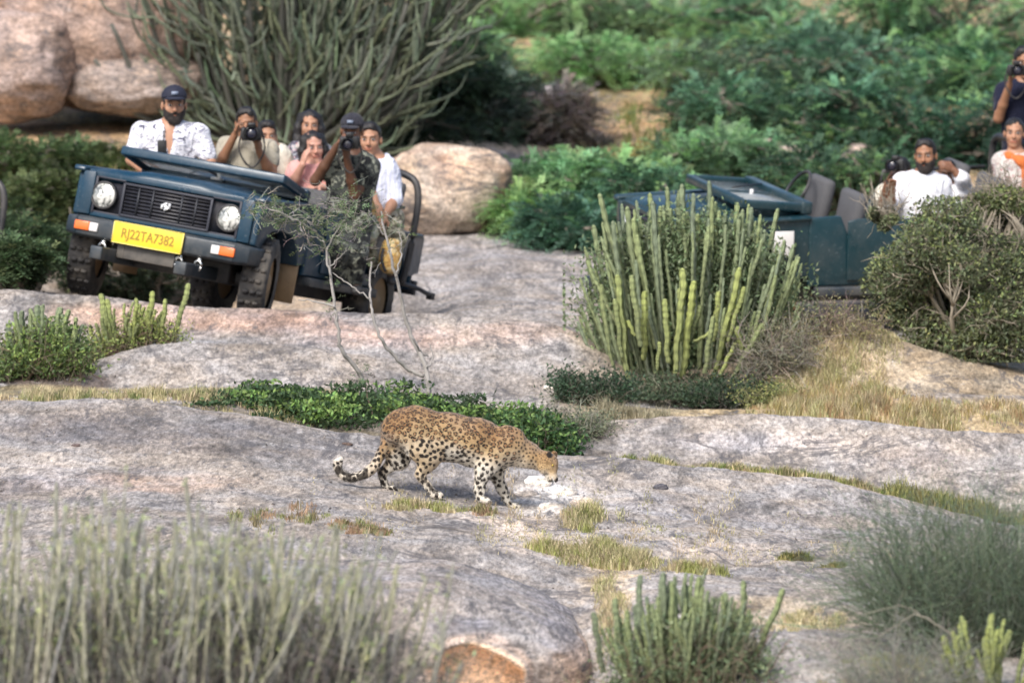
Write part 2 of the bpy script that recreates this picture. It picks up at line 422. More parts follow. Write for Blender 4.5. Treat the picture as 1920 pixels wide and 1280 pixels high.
# reddish feldspar stains, dark lichen, soil and grass-litter ground
blend(.75 * blob(330, 598, 260, 30, .6, ang=.03, dlo=45.2, dhi=46.8), (.46, .33, .265))
blend(.6 * blob(560, 615, 330, 34, .7, ang=.08, dlo=45.2, dhi=46.8), (.52, .37, .32))
blend(.55 * blob(950, 625, 160, 30, .7, dlo=45.2, dhi=47), (.46, .35, .31))
blend(.7 * blob(380, 640, 260, 26, .6, ang=-.02, dlo=45, dhi=46.6), (.33, .32, .32))
blend(.75 * blob(260, 815, 420, 42, .8, .6, ang=.05, dlo=40, dhi=42.3), (.155, .145, .15))
blend(.5 * blob(60, 905, 300, 40, .8, .6, dlo=36, dhi=42), (.24, .21, .22))
blend(.5 * blob(330, 905, 190, 20, .6, .4, dlo=36, dhi=42), (.46, .33, .25))
blend(.9 * blob(1030, 935, 85, 42, .45, .5, ang=.3, dlo=36, dhi=42), (.72, .69, .66))
blend(.6 * blob(1000, 1000, 190, 34, .6, .5, ang=.2, dlo=36, dhi=42), (.62, .52, .44))
blend(.55 * blob(1400, 1040, 240, 20, .6, .5, ang=.16, dlo=34, dhi=42), (.54, .46, .40))
blend(.7 * blob(1470, 1150, 190, 38, .6, .4, ang=.1, dlo=32.6, dhi=38), (.56, .47, .34))
blend(.8 * blob(1150, 1095, 60, 60, .6, .4, dlo=32.6, dhi=38), (.50, .40, .28))
blend(.5 * blob(1600, 1085, 240, 24, .6, .6, ang=.15, dlo=33, dhi=38), (.17, .165, .18))
blend(.6 * blob(1690, 862, 120, 34, .6, .5, dlo=42.3, dhi=44), (.22, .20, .20))
blend(.4 * blob(1350, 960, 300, 34, .8, .7, ang=.12, dlo=38, dhi=42), (.22, .21, .225))
blend(.5 * blob(1450, 830, 350, 24, .7, .4, dlo=42.3, dhi=44), (.50, .47, .48))
blend(.95 * np.clip((GY - 43.55) / .06, 0, 1) * np.clip((44.52 - GY) / .06, 0, 1) * np.clip((240 + 60 * nz2 - PX) / 50, 0, 1), (.085, .07, .065))
soil = (.27, .21, .15)
blend(.9 * ((GY > 42.25) & (GY < 42.75)), (.19, .17, .13))
gmask = np.clip((GY - 43.85) / .2, 0, 1) * np.clip((45.0 - GY) / .3, 0, 1)
blend(.9 * gmask * np.clip((PX - 1000) / 120, 0, 1), (.36, .29, .18))
blend(.9 * np.clip((GY - 43.65) / .1, 0, 1) * np.clip((44.3 - GY) / .15, 0, 1) * np.clip((1100 - PX) / 60, 0, 1), (.30, .25, .15))
blend(.85 * np.clip((PX - 1060) / 140, 0, 1) * np.clip((GY - 45.2) / .3, 0, 1) * np.clip((50.5 - GY) / 1, 0, 1), (.38, .31, .22))
far = np.clip((GY - 51.5 + 1.2 * nz1) / 4, 0, 1)
blend(far * np.clip(1.2 - np.abs(PX - 930) / 260 + .4 * nz1 - np.clip((GY - 56) / 6, 0, 2), 0, 1), (.30, .285, .29))
blend(far * np.clip(np.abs(PX - 930) / 200 - .9 + .3 * nz1 + np.clip((GY - 57) / 6, 0, 2), 0, 1), (.36, .26, .16))
blend(.5 * far * np.clip(nz2 + nz1, 0, 1) * (GY > 57), (.12, .15, .06))
blend(.5 * blob(1210, 215, 90, 70, .6, .4, dlo=57, dhi=80), (.42, .27, .14))
acc = Acc(); n0, n1_ = GX.shape
idx = np.arange(n0 * n1_).reshape(n0, n1_)
acc.add(np.stack([GX, GY, GZ], -1).reshape(-1, 3), np.stack([idx[:-1, :-1], idx[:-1, 1:], idx[1:, 1:], idx[1:, :-1]], -1).reshape(-1, 4), np.clip(col, .02, .95).reshape(-1, 3))
tag(link('ground', acc.mesh('ground', M_rock, True)), kind='structure', label='weathered grey and pink granite ground rising in slabs to a scrubby hillside')

# ------------------------------------------------------------------ boulders
def boulder(name, label, c, r, seed, colr, cat='boulder', group=None, sub=48, amp=.12, flat_bottom=.0, fn=None, rot=0, colfn=None, ex=.82):
    th = np.linspace(0, math.pi, sub); ph = np.linspace(0, 2 * math.pi, 2 * sub, endpoint=False)
    T, Pq = np.meshgrid(th, ph, indexing='ij')
    U = np.stack([np.sin(T) * np.cos(Pq), np.sin(T) * np.sin(Pq), np.cos(T)], -1)
    k = 1 + amp * fbm(U * 1.0, 1.3, 3, seed) + amp * .3 * fbm(U, 5, 3, seed + 3)
    sg = np.sign(U) * np.abs(U) ** .82
    sg = np.sign(U) * np.abs(U) ** ex; V = sg * k[..., None] * np.array(r)
    if flat_bottom: V[..., 2] = np.maximum(V[..., 2], -flat_bottom * (1 + .1 * fbm(U, 3, 2, seed)))
    if fn is not None: V = fn(V, U)
    ca, sa = math.cos(rot), math.sin(rot); V = np.stack([V[..., 0] * ca - V[..., 1] * sa, V[..., 0] * sa + V[..., 1] * ca, V[..., 2]], -1)
    C = np.empty(V.shape); C[:] = colr; C *= (1 + .12 * fbm(U, 2, 3, seed + 9))[..., None]
    if colfn is not None: C = colfn(V, U, C)
    n, m = T.shape; ix = np.arange(n * m).reshape(n, m); ix2 = np.roll(ix, -1, 1)
    a = Acc(); a.add(V.reshape(-1, 3), np.stack([ix[:-1], ix[1:], ix2[1:], ix2[:-1]], -1).reshape(-1, 4), C.reshape(-1, 3))
    o = link(name, a.mesh(name, M_rock, True), loc=c)
    return tag(o, label, cat, group)
s57 = FPX / 57.5
def c_lower(V, U, C):
    m = np.clip(1.2 * fbm(U, 1.7, 3, 44) + .25, 0, 1)[..., None]
    return C * (1 - m) + np.array([.40, .27, .20]) * m
boulder('boulder', 'large smooth tan boulder behind the left jeep, dark gap beneath it', at(838, 356, 56.5), (.60, .55, .40), 11, (.50, .41, .33), amp=.10, colfn=c_lower)
boulder('boulder', 'low pink rock tail running right from the tan boulder', at(950, 352, 57.4), (.40, .5, .13), 12, (.42, .34, .29), amp=.14, sub=32)
boulder('boulder', 'huge pinkish rock face above the capped driver', at(200, 10, 60.5), (1.12, 1.3, 1.0), 21, (.36, .275, .24), sub=80, amp=.08, ex=.68, colfn=c_lower)
boulder('boulder', 'rounded rock at the far upper left beside the huge rock face', at(25, 120, 59.4), (.60, .8, .54), 23, (.37, .29, .26), sub=60, amp=.12)
boulder('boulder', 'lower shelf of pale rock overhanging the dark hollow behind the left jeep', at(255, 160, 59.75), (.70, .7, .32), 26, (.34, .28, .25), sub=60, amp=.12)
for k, (px, py, d, r, lb) in enumerate([(1300, 150, 64, .08, 'small pinkish rock among green leaves on the hillside below the bright green boughs'), (1275, 205, 62, .09, 'brownish rock at the right of the bare hillside opening'),
        (1440, 285, 60.5, .12, 'pale rock in the dark foliage above the right jeep windscreen'), (1480, 300, 59.5, .15, 'larger pale rock in foliage above the right jeep windscreen'), (1615, 290, 59.5, .1, 'small pale stone in shrubs left of the white shirted man'),
        (1500, 12, 74, .26, 'pink rock showing at the top edge above the trees'), (1040, 2, 73, .3, 'pink rock at the top edge left of the middle'), (1230, 6, 73, .28, 'rounded pink rock at the top edge, between the other two')]):
    p = at(px, py, d); boulder('rock', lb, p, (r * 1.5, r, r), 40 + k, (.5, .40, .36), 'rock', 'rocks on the hillside', 20, .15)

# front rock mound with the ochre hollow
mc = at(700, 1222, 34.2); smp = FPX / 33.2
def f_hollow(V, U):
    # hollow on the side facing the camera, an arch in outline
    px = 700 + V[..., 0] * smp; py = 1222 - V[..., 2] * smp + 18
    q = np.sqrt(((px - 905) / 90) ** 2 + ((py - 1236) / 74) ** 2) + .07 * fbm(V, 9, 2, 4)
    front = np.clip(-U[..., 1] * 3, 0, 1)
    depth = np.clip((1.0 - q) / .14, 0, 1) * front
    q2 = np.sqrt(((px - 745) / 26) ** 2 + ((py - 1195) / 12) ** 2)
    depth2 = np.clip((1.0 - q2) / .3, 0, 1) * front
    V = V.copy(); sx = np.clip((V[..., 0] - .35) / .85, 0, 1); V[..., 2] = np.where(V[..., 2] > -.1, V[..., 2] - (V[..., 2] + .1) * .42 * sx ** 1.3, V[..., 2]); V[..., 1] += depth * .13 + depth2 * .2
    # rim lip
    V[..., 1] -= .05 * np.exp(-((q - 1.08) / .07) ** 2) * front
    return V
def c_hollow(V, U, C):
    px = 700 + V[..., 0] * smp; py = 1222 - V[..., 2] * smp + 18
    q = np.sqrt(((px - 905) / 90) ** 2 + ((py - 1236) / 74) ** 2) + .07 * fbm(V, 9, 2, 4)
    m = (np.clip((1.02 - q) / .05, 0, 1) * (U[..., 1] < 0))[..., None]
    C = C * (1 - m) + np.array([.78, .57, .40]) * m
    m = (np.exp(-((q - 1.12) / .09) ** 2) * .6 * (U[..., 1] < 0))[..., None]; C = C * (1 - m) + np.array([.60, .45, .36]) * m
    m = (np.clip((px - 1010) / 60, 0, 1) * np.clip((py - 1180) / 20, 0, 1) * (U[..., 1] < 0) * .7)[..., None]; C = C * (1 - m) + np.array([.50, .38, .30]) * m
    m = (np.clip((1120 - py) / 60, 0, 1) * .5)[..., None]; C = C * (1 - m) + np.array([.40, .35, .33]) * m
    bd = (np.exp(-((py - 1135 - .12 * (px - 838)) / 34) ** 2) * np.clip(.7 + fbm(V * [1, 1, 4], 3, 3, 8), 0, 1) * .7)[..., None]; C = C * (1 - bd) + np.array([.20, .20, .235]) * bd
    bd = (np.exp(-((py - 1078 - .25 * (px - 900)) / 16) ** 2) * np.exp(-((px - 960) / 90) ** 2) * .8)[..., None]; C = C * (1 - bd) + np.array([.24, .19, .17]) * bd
    return C
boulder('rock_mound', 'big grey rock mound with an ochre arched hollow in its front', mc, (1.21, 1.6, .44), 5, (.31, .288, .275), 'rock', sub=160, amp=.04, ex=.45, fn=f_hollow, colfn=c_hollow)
for k, (px, py, r, c_, lb) in enumerate([(650, 835, .022, (.12, .09, .08), 'small dark stone on the slab above the leopard tail'), (1240, 917, .035, (.10, .10, .12), 'dark flat stone lying on the slab right of the leopard'),
       (1092, 944, .05, (.85, .74, .66), 'pale pink lump at the right end of the white rubble'), (1010, 905, .06, (.85, .82, .78), 'white rubble lump just under the leopard chin'),
       (1060, 925, .05, (.8, .77, .74), 'white rubble lump below and right of the leopard muzzle'), (985, 930, .06, (.7, .66, .64), 'greyish white lump beside the leopard front paw'), (1035, 952, .055, (.82, .78, .74), 'lowest white rubble lump in front of the leopard'),
       (1030, 730, .03, (.75, .73, .7), 'pale small stone at the foot of the tall green cactus'), (140, 838, .02, (.15, .12, .12), 'tiny dark pebble on the left of the slab')]):
    p = hit(px, py, 34, 46) if py < 1000 else hit(px, py)
    boulder('stone', lb, p, (r * 1.5, r, r * .8), 70 + k, c_, 'stone', 'loose stones on the slabs', 16, .25)

# loose grit and small chips caught on the slabs
ng = 2600; gd_ = np.concatenate([rng.uniform(33, 42.1, 1900), rng.uniform(42.8, 46.2, 700)]); gp = rng.uniform(-40, 1960, ng); gxx = (gp - 960) / FPX * gd_; keep = fbm(np.stack([gxx, gd_ * .5, gd_ * 0], -1), 1.6, 3, 77) > .02
gd_, gxx = gd_[keep], gxx[keep]; gzz = height(gxx, gd_); ng = len(gd_); base_ = np.array([[1, 0, 0], [-.4, .9, 0], [-.6, -.8, 0], [.1, .05, .8], [.0, .0, -.5]]); fc_ = np.array([[0, 1, 3], [1, 2, 3], [2, 0, 3], [1, 0, 4], [2, 1, 4], [0, 2, 4]])
rs = .003 + .012 * rng.random(ng) ** 4; an = rng.uniform(0, 6.28, ng); B = base_[None] * rs[:, None, None] * rng.uniform(.6, 1.4, (ng, 5, 3)); X_ = B[..., 0] * np.cos(an)[:, None] - B[..., 1] * np.sin(an)[:, None]; Y_ = B[..., 0] * np.sin(an)[:, None] + B[..., 1] * np.cos(an)[:, None]
Vg = np.stack([X_, Y_, B[..., 2]], -1) + np.stack([gxx, gd_, gzz + .001], -1)[:, None]
tone = np.where(rng.random(ng) < .5, .5, 1.4)[:, None] * np.array([.30, .27, .25]) * rng.uniform(.7, 1.2, (ng, 1))
a = Acc(); a.add(Vg.reshape(-1, 3), (np.arange(ng)[:, None, None] * 5 + fc_[None]).reshape(-1, 3), np.repeat(np.clip(tone, .02, .6), 5, axis=0)); tag(link('gravel', a.mesh('gravel', M_rock)), 'loose grit and stone chips scattered on the granite slabs', kind='stuff')
# ------------------------------------------------------------------ open safari jeeps (local: x to the photo right, y back from the bumper, z up)
def paint_mat(name, col):
    m, t, b = mat_new(name); q = N(t); tc = q.n('ShaderNodeTexCoord').outputs['Object']
    nd = q.ramp(q.noise(tc, 2.6, 7, .72), [(.46, 0.), (.80, .28)])
    c = q.mix(nd, col, (.16, .15, .14))
    sc_ = q.ramp(q.noise(tc, 45, 3), [(.62, 0.), (.70, .25)]); c = q.mix(sc_, c, (.25, .27, .28))
    t.links.new(c, b.inputs['Base Color'])
    t.links.new(q.ramp(q.noise(tc, 5, 5), [(.3, .22), (.7, .55)]), b.inputs['Roughness'])
    b.inputs['Coat Weight'].default_value = .22; b.inputs['Coat Roughness'].default_value = .2
    t.links.new(q.bump(q.noise(tc, 3, 3), .12, .03), b.inputs['Normal'])
    return m
M_paint = paint_mat('blue_paint', (.003, .032, .062))
M_paint2 = paint_mat('teal_paint', (.003, .028, .038))
M_black = simple('black_trim', (.018, .020, .026), .5, var=.3, dust=.25)
M_grille = simple('grille_plastic', (.016, .018, .028), .45, var=.3, dust=.15)
M_bumper = simple('bumper_steel', (.022, .032, .042), .42, var=.3, dust=.3, bump=.1)
M_tyre = simple('tyre_rubber', (.028, .027, .028), .85, var=.4, bump=.5, bscale=90, dust=.6)
M_chrome = simple('worn_chrome', (.62, .62, .60), .25, 1, var=.2)
M_lens = simple('lamp_lens', (.62, .63, .58), .10, .35, var=.75, vscale=16, bump=1., bscale=26, coat=.8)
_q = N(M_lens.node_tree); _b = [n for n in M_lens.node_tree.nodes if n.type == 'BSDF_PRINCIPLED'][0]; _tc = _q.n('ShaderNodeTexCoord').outputs['Object']
M_lens.node_tree.links.new(_q.mix(_q.ramp(_q.noise(_tc, 17, 2, .5, .8), [(.40, 0.), (.56, 1.)]), (.16, .17, .16), (.88, .88, .83)), _b.inputs['Base Color'])
M_reflect = simple('lamp_reflector', (.85, .86, .85), .2, .7, var=.25, vscale=18)
M_orange = simple('orange_lens', (.80, .16, .03), .25, var=.2, vscale=30, coat=.5)
M_white = simple('white_lens', (.72, .70, .68), .3, var=.12, coat=.4)
M_yellow = simple('plate_yellow', (.80, .55, .03), .5, var=.06, dust=.1)
M_ink = simple('plate_ink', (.30, .19, .02), .6, var=.4, vscale=60)
M_seat = simple('seat_cover_grey', (.085, .085, .09), .85, var=.25, bump=.4)
M_seatd = simple('seat_dark', (.03, .03, .033), .7, var=.3)
M_dusty = simple('dusty_tan_metal', (.30, .20, .11), .8, var=.35, vscale=12)
M_glassm, _t, _b = mat_new('windscreen_glass'); _b.inputs['Base Color'].default_value = (.75, .8, .8, 1); _b.inputs['Transmission Weight'].default_value = .75; _b.inputs['Roughness'].default_value = .12; _b.inputs['IOR'].default_value = 1.3
def accp(name, root, mat, fn, smooth=False, bv=0, label=None):
    a = Acc(); fn(a); o = link(name, a.mesh(name, mat, smooth), root)
    if bv: bevel(o, bv)
    if label: o['label'] = label
    return o
def extr_x(a, prof, x0, x1, col=None):
    """profile of (y, z) points extruded along x"""
    n = len(prof); V = [(x0, y, z) for y, z in prof] + [(x1, y, z) for y, z in prof]
    a.add(V, [[i, (i + 1) % n, n + (i + 1) % n, n + i] for i in range(n)])
    a.F.append(np.array([list(range(n))[::-1]]) + a.n - 2 * n); a.F.append(np.array([list(range(n, 2 * n))]) + a.n - 2 * n)
def make_wheel(root, x, y, steer=0, z=.335):
    w_ = link('wheel', None, root, (x, y, z)); w_.rotation_euler = (0, 0, steer)
    def ty(a):
        prof = [(-.095, .20), (-.105, .26), (-.10, .31), (-.085, .335), (.085, .335), (.10, .31), (.105, .26), (.095, .20)]
        n = 48; V = []; F = []
        for i in range(n):
            t = i * 2 * math.pi / n; bump_ = .010 if (i % 2) else -.004
            for j, (px_, r_) in enumerate(prof):
                rr = r_ + (bump_ if r_ > .3 else 0); V.append((px_, rr * math.cos(t), rr * math.sin(t)))
        m = len(prof)
        for i in range(n):
            for j in range(m - 1): F.append([i * m + j, i * m + j + 1, ((i + 1) % n) * m + j + 1, ((i + 1) % n) * m + j])
        a.add(V, F)
        for i in range(0, n, 2):      # tread lugs
            t = i * 2 * math.pi / n
            for sx in (-.055, .0, .055):
                a.box((sx + (.012 if i % 4 else -.012), .338 * math.cos(t), .338 * math.sin(t)), (.020, .012, .014), Matrix.Rotation(t, 4, 'X'))
    a = Acc(); ty(a); link('tyre', a.mesh('tyre', M_tyre), w_)
    a = Acc()
    n = 24
    for s_ in (-1, 1):
        ring = [(s_ * .07, r_ * math.cos(i * 2 * math.pi / n), r_ * math.sin(i * 2 * math.pi / n)) for r_ in (.205,) for i in range(n)]
        cen = [(s_ * .03, r_ * math.cos(i * 2 * math.pi / n), r_ * math.sin(i * 2 * math.pi / n)) for r_ in (.13,) for i in range(n)]
        hub = [(s_ * .09, .05 * math.cos(i * 2 * math.pi / n), .05 * math.sin(i * 2 * math.pi / n)) for i in range(n)]
        V = ring + cen + hub; F = [[i, (i + 1) % n, n + (i + 1) % n, n + i] for i in range(n)] + [[n + i, n + (i + 1) % n, 2 * n + (i + 1) % n, 2 * n + i] for i in range(n)]
        a.add(V, F); a.F.append(np.array([[2 * n + i for i in range(n)]]) + a.n - 3 * n)
    link('rim', a.mesh('rim', M_dusty), w_)
    return w_
def make_jeep(label, M, pm, text=True, fold=10, group='open safari jeeps', tan_flap=True, seat_y=1.85):
    root = thing('safari_jeep', label, 'jeep', group=group, M=M)
    W = .75
    # body tub: floor, two sides with dropped door opening, tail
    def tub(a):
        a.box((0, 2.45, .50), (.66, 1.28, .03)); a.box((0, 1.22, .72), (.66, .03, .24))
        for s_ in (-1, 1):
            prof = [(1.16, .44), (1.16, .98), (1.42, .99), (1.50, .80), (1.62, .74), (2.05, .74), (2.18, .80), (2.26, .93), (2.6, .94), (3.66, .94), (3.70, .90), (3.70, .62), (3.36, .56), (3.30, .70), (3.16, .78), (2.88, .78), (2.74, .70), (2.66, .50), (2.60, .44)]
            extr_x(a, prof, s_ * W - .025, s_ * W + .025)
        a.box((0, 3.70, .70), (W - .03, .02, .22))
    accp('body_tub', root, pm, tub, bv=.012)
    def sill(a):
        for s_ in (-1, 1): a.box((s_ * (W + .02), 1.95, .40), (.06, .74, .035)); 
        a.box((0, 2.0, .40), (.5, 1.6, .05)); a.box((-.35, 1.6, .33), (.05, 1.9, .05)); a.box((.35, 1.6, .33), (.05, 1.9, .05))
    accp('side_step', root, M_bumper, sill, bv=.01)
    def door(a):
        extr_x(a, [(1.47, .48), (1.47, .95), (1.56, .97), (2.15, .955), (2.19, .90), (2.19, .55), (2.12, .48)], W + .028, W + .05)
    d_ = accp('door', root, pm, door, bv=.012)
    accp('handle', d_, M_black, lambda a: a.box((W + .065, 2.08, .86), (.012, .06, .012)), bv=.004)
    # bonnet, slightly domed
    def hood(a):
        xs = np.linspace(-.70, .70, 13); ys = np.array([.10, .12, .18, .5, .85, 1.16])
        X, Y = np.meshgrid(xs, ys); Z = .985 - .035 * (X / .7) ** 4 + .03 * (Y / 1.2) + .018 * (np.abs(X) < .28) ; Z[0] -= .055; Z[1] -= .02
        n, m = X.shape; V = np.stack([X, Y, Z], -1).reshape(-1, 3); V2 = V.copy(); V2[:, 2] -= .05
        ix = np.arange(n * m).reshape(n, m)
        a.add(V, np.stack([ix[:-1, :-1], ix[:-1, 1:], ix[1:, 1:], ix[1:, :-1]], -1).reshape(-1, 4))
        a.add(V2, np.stack([ix[:-1, :-1], ix[1:, :-1], ix[1:, 1:], ix[:-1, 1:]], -1).reshape(-1, 4))
        ed = list(ix[0]) + list(ix[1:, -1]) + list(ix[-1, ::-1][1:]) + list(ix[::-1, 0][1:-1]); N_ = n * m; o = a.n - 2 * N_
        a.F.append(np.array([[e, e + N_, f + N_, f] for e, f in zip(ed, ed[1:] + ed[:1])]) + o)
    accp('bonnet', root, pm, hood, smooth=True)
    def fender(s_):
        def f(a):
            x0, x1 = (s_ * .60, s_ * .765); x0, x1 = min(x0, x1), max(x0, x1)
            prof = [(.08, .60), (.09, .90), (.13, .955), (1.17, .98), (1.17, .52), (1.03, .50), (.98, .62), (.86, .72), (.62, .745), (.38, .72), (.24, .62), (.20, .56)]
            extr_x(a, prof, x0, x1)
            extr_x(a, [(.04, .925), (.05, .965), (1.17, 1.0), (1.17, .965)], s_ * .70 if s_ > 0 else -.80, .80 if s_ > 0 else s_ * .70)
        return f
    for s_ in (-1, 1): accp('fender', root, pm, fender(s_), bv=.015)
    # inner arches, engine bay, axles; long dark box added to fill the shade below
    accp('underbody_shade_fill', root, M_black, lambda a: (a.box((0, .62, .70), (.585, .50, .21)), a.box((0, 1.5, .40), (.50, 1.15, .13)), a.box((0, .52, .335), (.62, .05, .05)), a.box((0, 2.95, .335), (.62, .05, .05))), bv=.02)
    if tan_flap: [accp('mud_flap', root, M_dusty, lambda a: a.box((e * .66, 1.06, .40), (.10, .012, .19))) for e in (-1, 1)]
    # nose: panel, grille frame, slats, lamps
    def nose(a):
        for s_ in (-1, 1): a.box((s_ * .665, .075, .77), (.052, .02, .165))
        a.box((0, .09, .925), (.62, .02, .022)); a.box((0, .09, .618), (.62, .02, .022))
    accp('nose_panel', root, pm, nose, bv=.008)
    accp('grille_back', root, M_grille, lambda a: a.box((0, .115, .77), (.61, .01, .15)))
    def frame(a):
        for s_ in (-1, 1):
            a.box((s_ * .365, .070, .765), (.010, .015, .125)); a.box((s_ * .60, .075, .765), (.010, .012, .14))
            a.box((s_ * .485, .078, .905), (.12, .008, .008)); a.box((s_ * .485, .078, .635), (.12, .008, .008))
        a.box((0, .070, .885), (.37, .015, .009)); a.box((0, .070, .645), (.37, .015, .009))
    gf = accp('grille', root, simple('grille_frame', (.030, .032, .045), .5, var=.3), frame, bv=.003)
    sl = Acc(); sl.box((0, 0, 0), (.352, .012, .007)); slm = sl.mesh('slat', M_grille)
    for i in range(8): o = link('slat', slm, gf, (0, .082, .668 + .0275 * i)); o.rotation_euler = (.5, 0, 0)
    vb = Acc(); vb.box((0, 0, 0), (.006, .016, .115)); vbm = vb.mesh('grille_bar', simple('grille_bar_grey', (.025, .027, .034), .5))
    for x_ in (-.24, -.12, .12, .24): link('grille_bar', vbm, gf, (x_, .078, .765))
    def emb(a):   # slanted double-stroke badge
        a.add([(-.030, .052, .775), (.010, .052, .748), (.030, .052, .762), (-.012, .052, .792)], [[0, 1, 2, 3]])
        a.box((-.012, .056, .782), (.026, .006, .008), Matrix.Rotation(-.5, 4, 'Y')); a.box((.012, .056, .752), (.026, .006, .008), Matrix.Rotation(-.5, 4, 'Y'))
        a.box((-.030, .056, .762), (.008, .006, .018)); a.box((.030, .056, .778), (.008, .006, .018)); a.box((0, .058, .767), (.022, .004, .012), Matrix.Rotation(.6, 4, 'Y'))
    accp('emblem', gf, simple('silver_badge', (.75, .76, .78), .35, .2), emb)
    for s_ in (-1, 1):
        hl = link('headlight', None, root, (s_ * .525, .07, .77))
        def ringf(a):
            n = 28
            for (r0, y0), (r1, y1) in (((.108, .03), (.106, -.012)), ((.106, -.012), (.094, -.014)), ((.094, -.014), (.090, .0))):
                V = [(r * math.cos(i * 2 * math.pi / n), y_, r * math.sin(i * 2 * math.pi / n)) for r, y_ in ((r0, y0), (r1, y1)) for i in range(n)]
                a.add(V, [[i, n + i, n + (i + 1) % n, (i + 1) % n] for i in range(n)])
        accp('rim', hl, M_black, ringf, smooth=True)
        def bowl(rr, dep, y_, sg):
            def f(a):
                n = 28; m = 7; V = []
                for j in range(m + 1):
                    t = j / m; r = rr * t; V += [(r * math.cos(i * 2 * math.pi / n), y_ + sg * dep * (1 - t * t), r * math.sin(i * 2 * math.pi / n)) for i in range(n)]
                a.add(V, [[j * n + i, (j + 1) * n + i, (j + 1) * n + (i + 1) % n, j * n + (i + 1) % n] for j in range(m) for i in range(n)])
            return f
        accp('lens', hl, M_lens, bowl(.092, .028, -.004, -1), smooth=True)
    # bumper
    def bump_(a):
        prof = [(-.02, .435), (-.045, .45), (-.05, .51), (-.045, .575), (-.02, .59), (.06, .595), (.06, .43)]
        extr_x(a, prof, -.66, .66)
        for s_ in (-1, 1):
            V = []; n = len(prof)
            for y, z in prof: V.append((s_ * .66, y, z))
            for y, z in prof: V.append((s_ * .76, y + .055, z + (.01 if z < .5 else -.008)))
            for y, z in prof: V.append((s_ * .79, y + .20, z + (.015 if z < .5 else -.01)))
            a.add(V, [[j * n + i, j * n + (i + 1) % n, (j + 1) * n + (i + 1) % n, (j + 1) * n + i] for j in (0, 1) for i in range(n)]); a.F.append(np.array([[2 * n + i for i in range(n)]]) + a.n - 3 * n)
    accp('bumper', root, M_bumper, bump_, bv=.008)
    for s_ in (-1, 1):
        il = link('indicator_lamp', None, root, (s_ * .57, -.052, .515))
        accp('orange_lens', il, M_orange, lambda a: a.box((s_ * .035, 0, 0), (.062, .012, .034)), bv=.006)
        accp('white_lens', il, M_white, lambda a: a.box((-s_ * .062, .001, 0), (.034, .012, .033)), bv=.006)
    if text:
        pl = accp('number_plate', root, M_yellow, lambda a: a.box((-.045, -.072, .512), (.292, .006, .083)), bv=.003)
        fc = bpy.data.curves.new('plate_text', 'FONT'); fc.body = 'RJ22TA7382'; fc.size = .098; fc.extrude = .0015; fc.align_x = 'CENTER'; fc.align_y = 'CENTER'; fc.offset = .0012; fc.space_character = 1.0
        fc.materials.append(M_ink); to_ = bpy.data.objects.new('tmp', fc); sc.collection.objects.link(to_); dg = bpy.context.evaluated_depsgraph_get(); tm = bpy.data.meshes.new_from_object(to_.evaluated_get(dg)); bpy.data.objects.remove(to_); tm.name = 'plate_text'
        tx = link('plate_text', tm, pl, (-.045, -.080, .510)); tx.rotation_euler = (R(90), 0, 0); tx.scale = (.88, 1.05, 1)
        accp('plate_border', pl, simple('plate_edge', (.92, .78, .25), .5), lambda a: (a.box((-.045, -.079, .591), (.285, .002, .003)), a.box((-.045, -.079, .433), (.285, .002, .003)), a.box((-.333, -.079, .512), (.003, .002, .079)), a.box((.243, -.079, .512), (.003, .002, .079))))
    # winch guard and towing eyes under the bumper
    accp('lower_plate', root, simple('dull_steel', (.09, .085, .08), .6, .3, var=.4, vscale=20, dust=.5), lambda a: (a.box((-.06, -.01, .375), (.24, .012, .055)), a.box((-.25, -.016, .375), (.012, .01, .055))), bv=.006)
    for x_ in (-.42, .22, .38):
        def eye(a):
            t = np.linspace(0, 2 * math.pi, 13); a.tube(np.stack([x_ + .030 * np.cos(t), np.full(13, -.03), .37 + .040 * np.sin(t)], -1), .011, 6)
            a.box((x_, .0, .415), (.018, .03, .018))
        accp('towing_eye', root, M_chrome, eye, smooth=True)
    # folded windscreen frame
    ws = link('windscreen', None, root, (0, 1.18, 1.045)); ws.rotation_euler = (R(-fold), 0, 0)
    def wf(a):
        for s_ in (-1, 1): a.box((s_ * .665, -.27, .0), (.03, .27, .035))
        a.box((0, -.02, 0), (.70, .045, .05)); a.box((0, -.535, 0), (.69, .03, .035)); a.box((0, -.27, 0), (.014, .27, .018))
    accp('frame', ws, pm, wf, bv=.012)
    accp('glass', ws, M_glassm, lambda a: a.box((0, -.27, .0), (.64, .235, .004)))
    accp('wiper', ws, M_black, lambda a: a.tube([(-.3, -.05, .045), (-.1, -.28, .045), (.05, -.42, .045)], .008, 5))
    accp('cowl_vent', root, M_white, lambda a: (a.box((.03, .90, 1.055), (.035, .05, .01)), a.box((.03, .93, 1.075), (.012, .012, .03))), label='small pale badge on the bonnet')
    # seats
    for y_, xs in ((seat_y, (-.38, .38)), (2.55, (-.38, .38)), (3.25, (-.38, .38))):
        for x_ in xs:
            st = link('seat', None, root, (x_, y_, .55)); zz = .0 if y_ < 2 else (.1 if y_ < 3 else .2)
            accp('cushion', st, M_seat, lambda a: a.box((0, 0, .12 + zz), (.22, .22, .09)), bv=.04)
            accp('backrest', st, M_seat, lambda a: a.box((0, .23, .34 + zz), (.22, .05, .24), Matrix.Rotation(-.2, 4, 'X')), bv=.04)
    # roll hoop and rear rails
    def hoop(a):
        a.tube(spline([(-.72, 3.25, .94), (-.71, 3.25, 1.22), (-.64, 3.25, 1.36), (-.40, 3.25, 1.40), (.45, 3.25, 1.40), (.66, 3.22, 1.39), (.79, 3.2, 1.34), (.84, 3.2, 1.20), (.85, 3.2, 1.0), (.85, 3.2, .75), (.83, 3.2, .50)], 44), .030, 8)
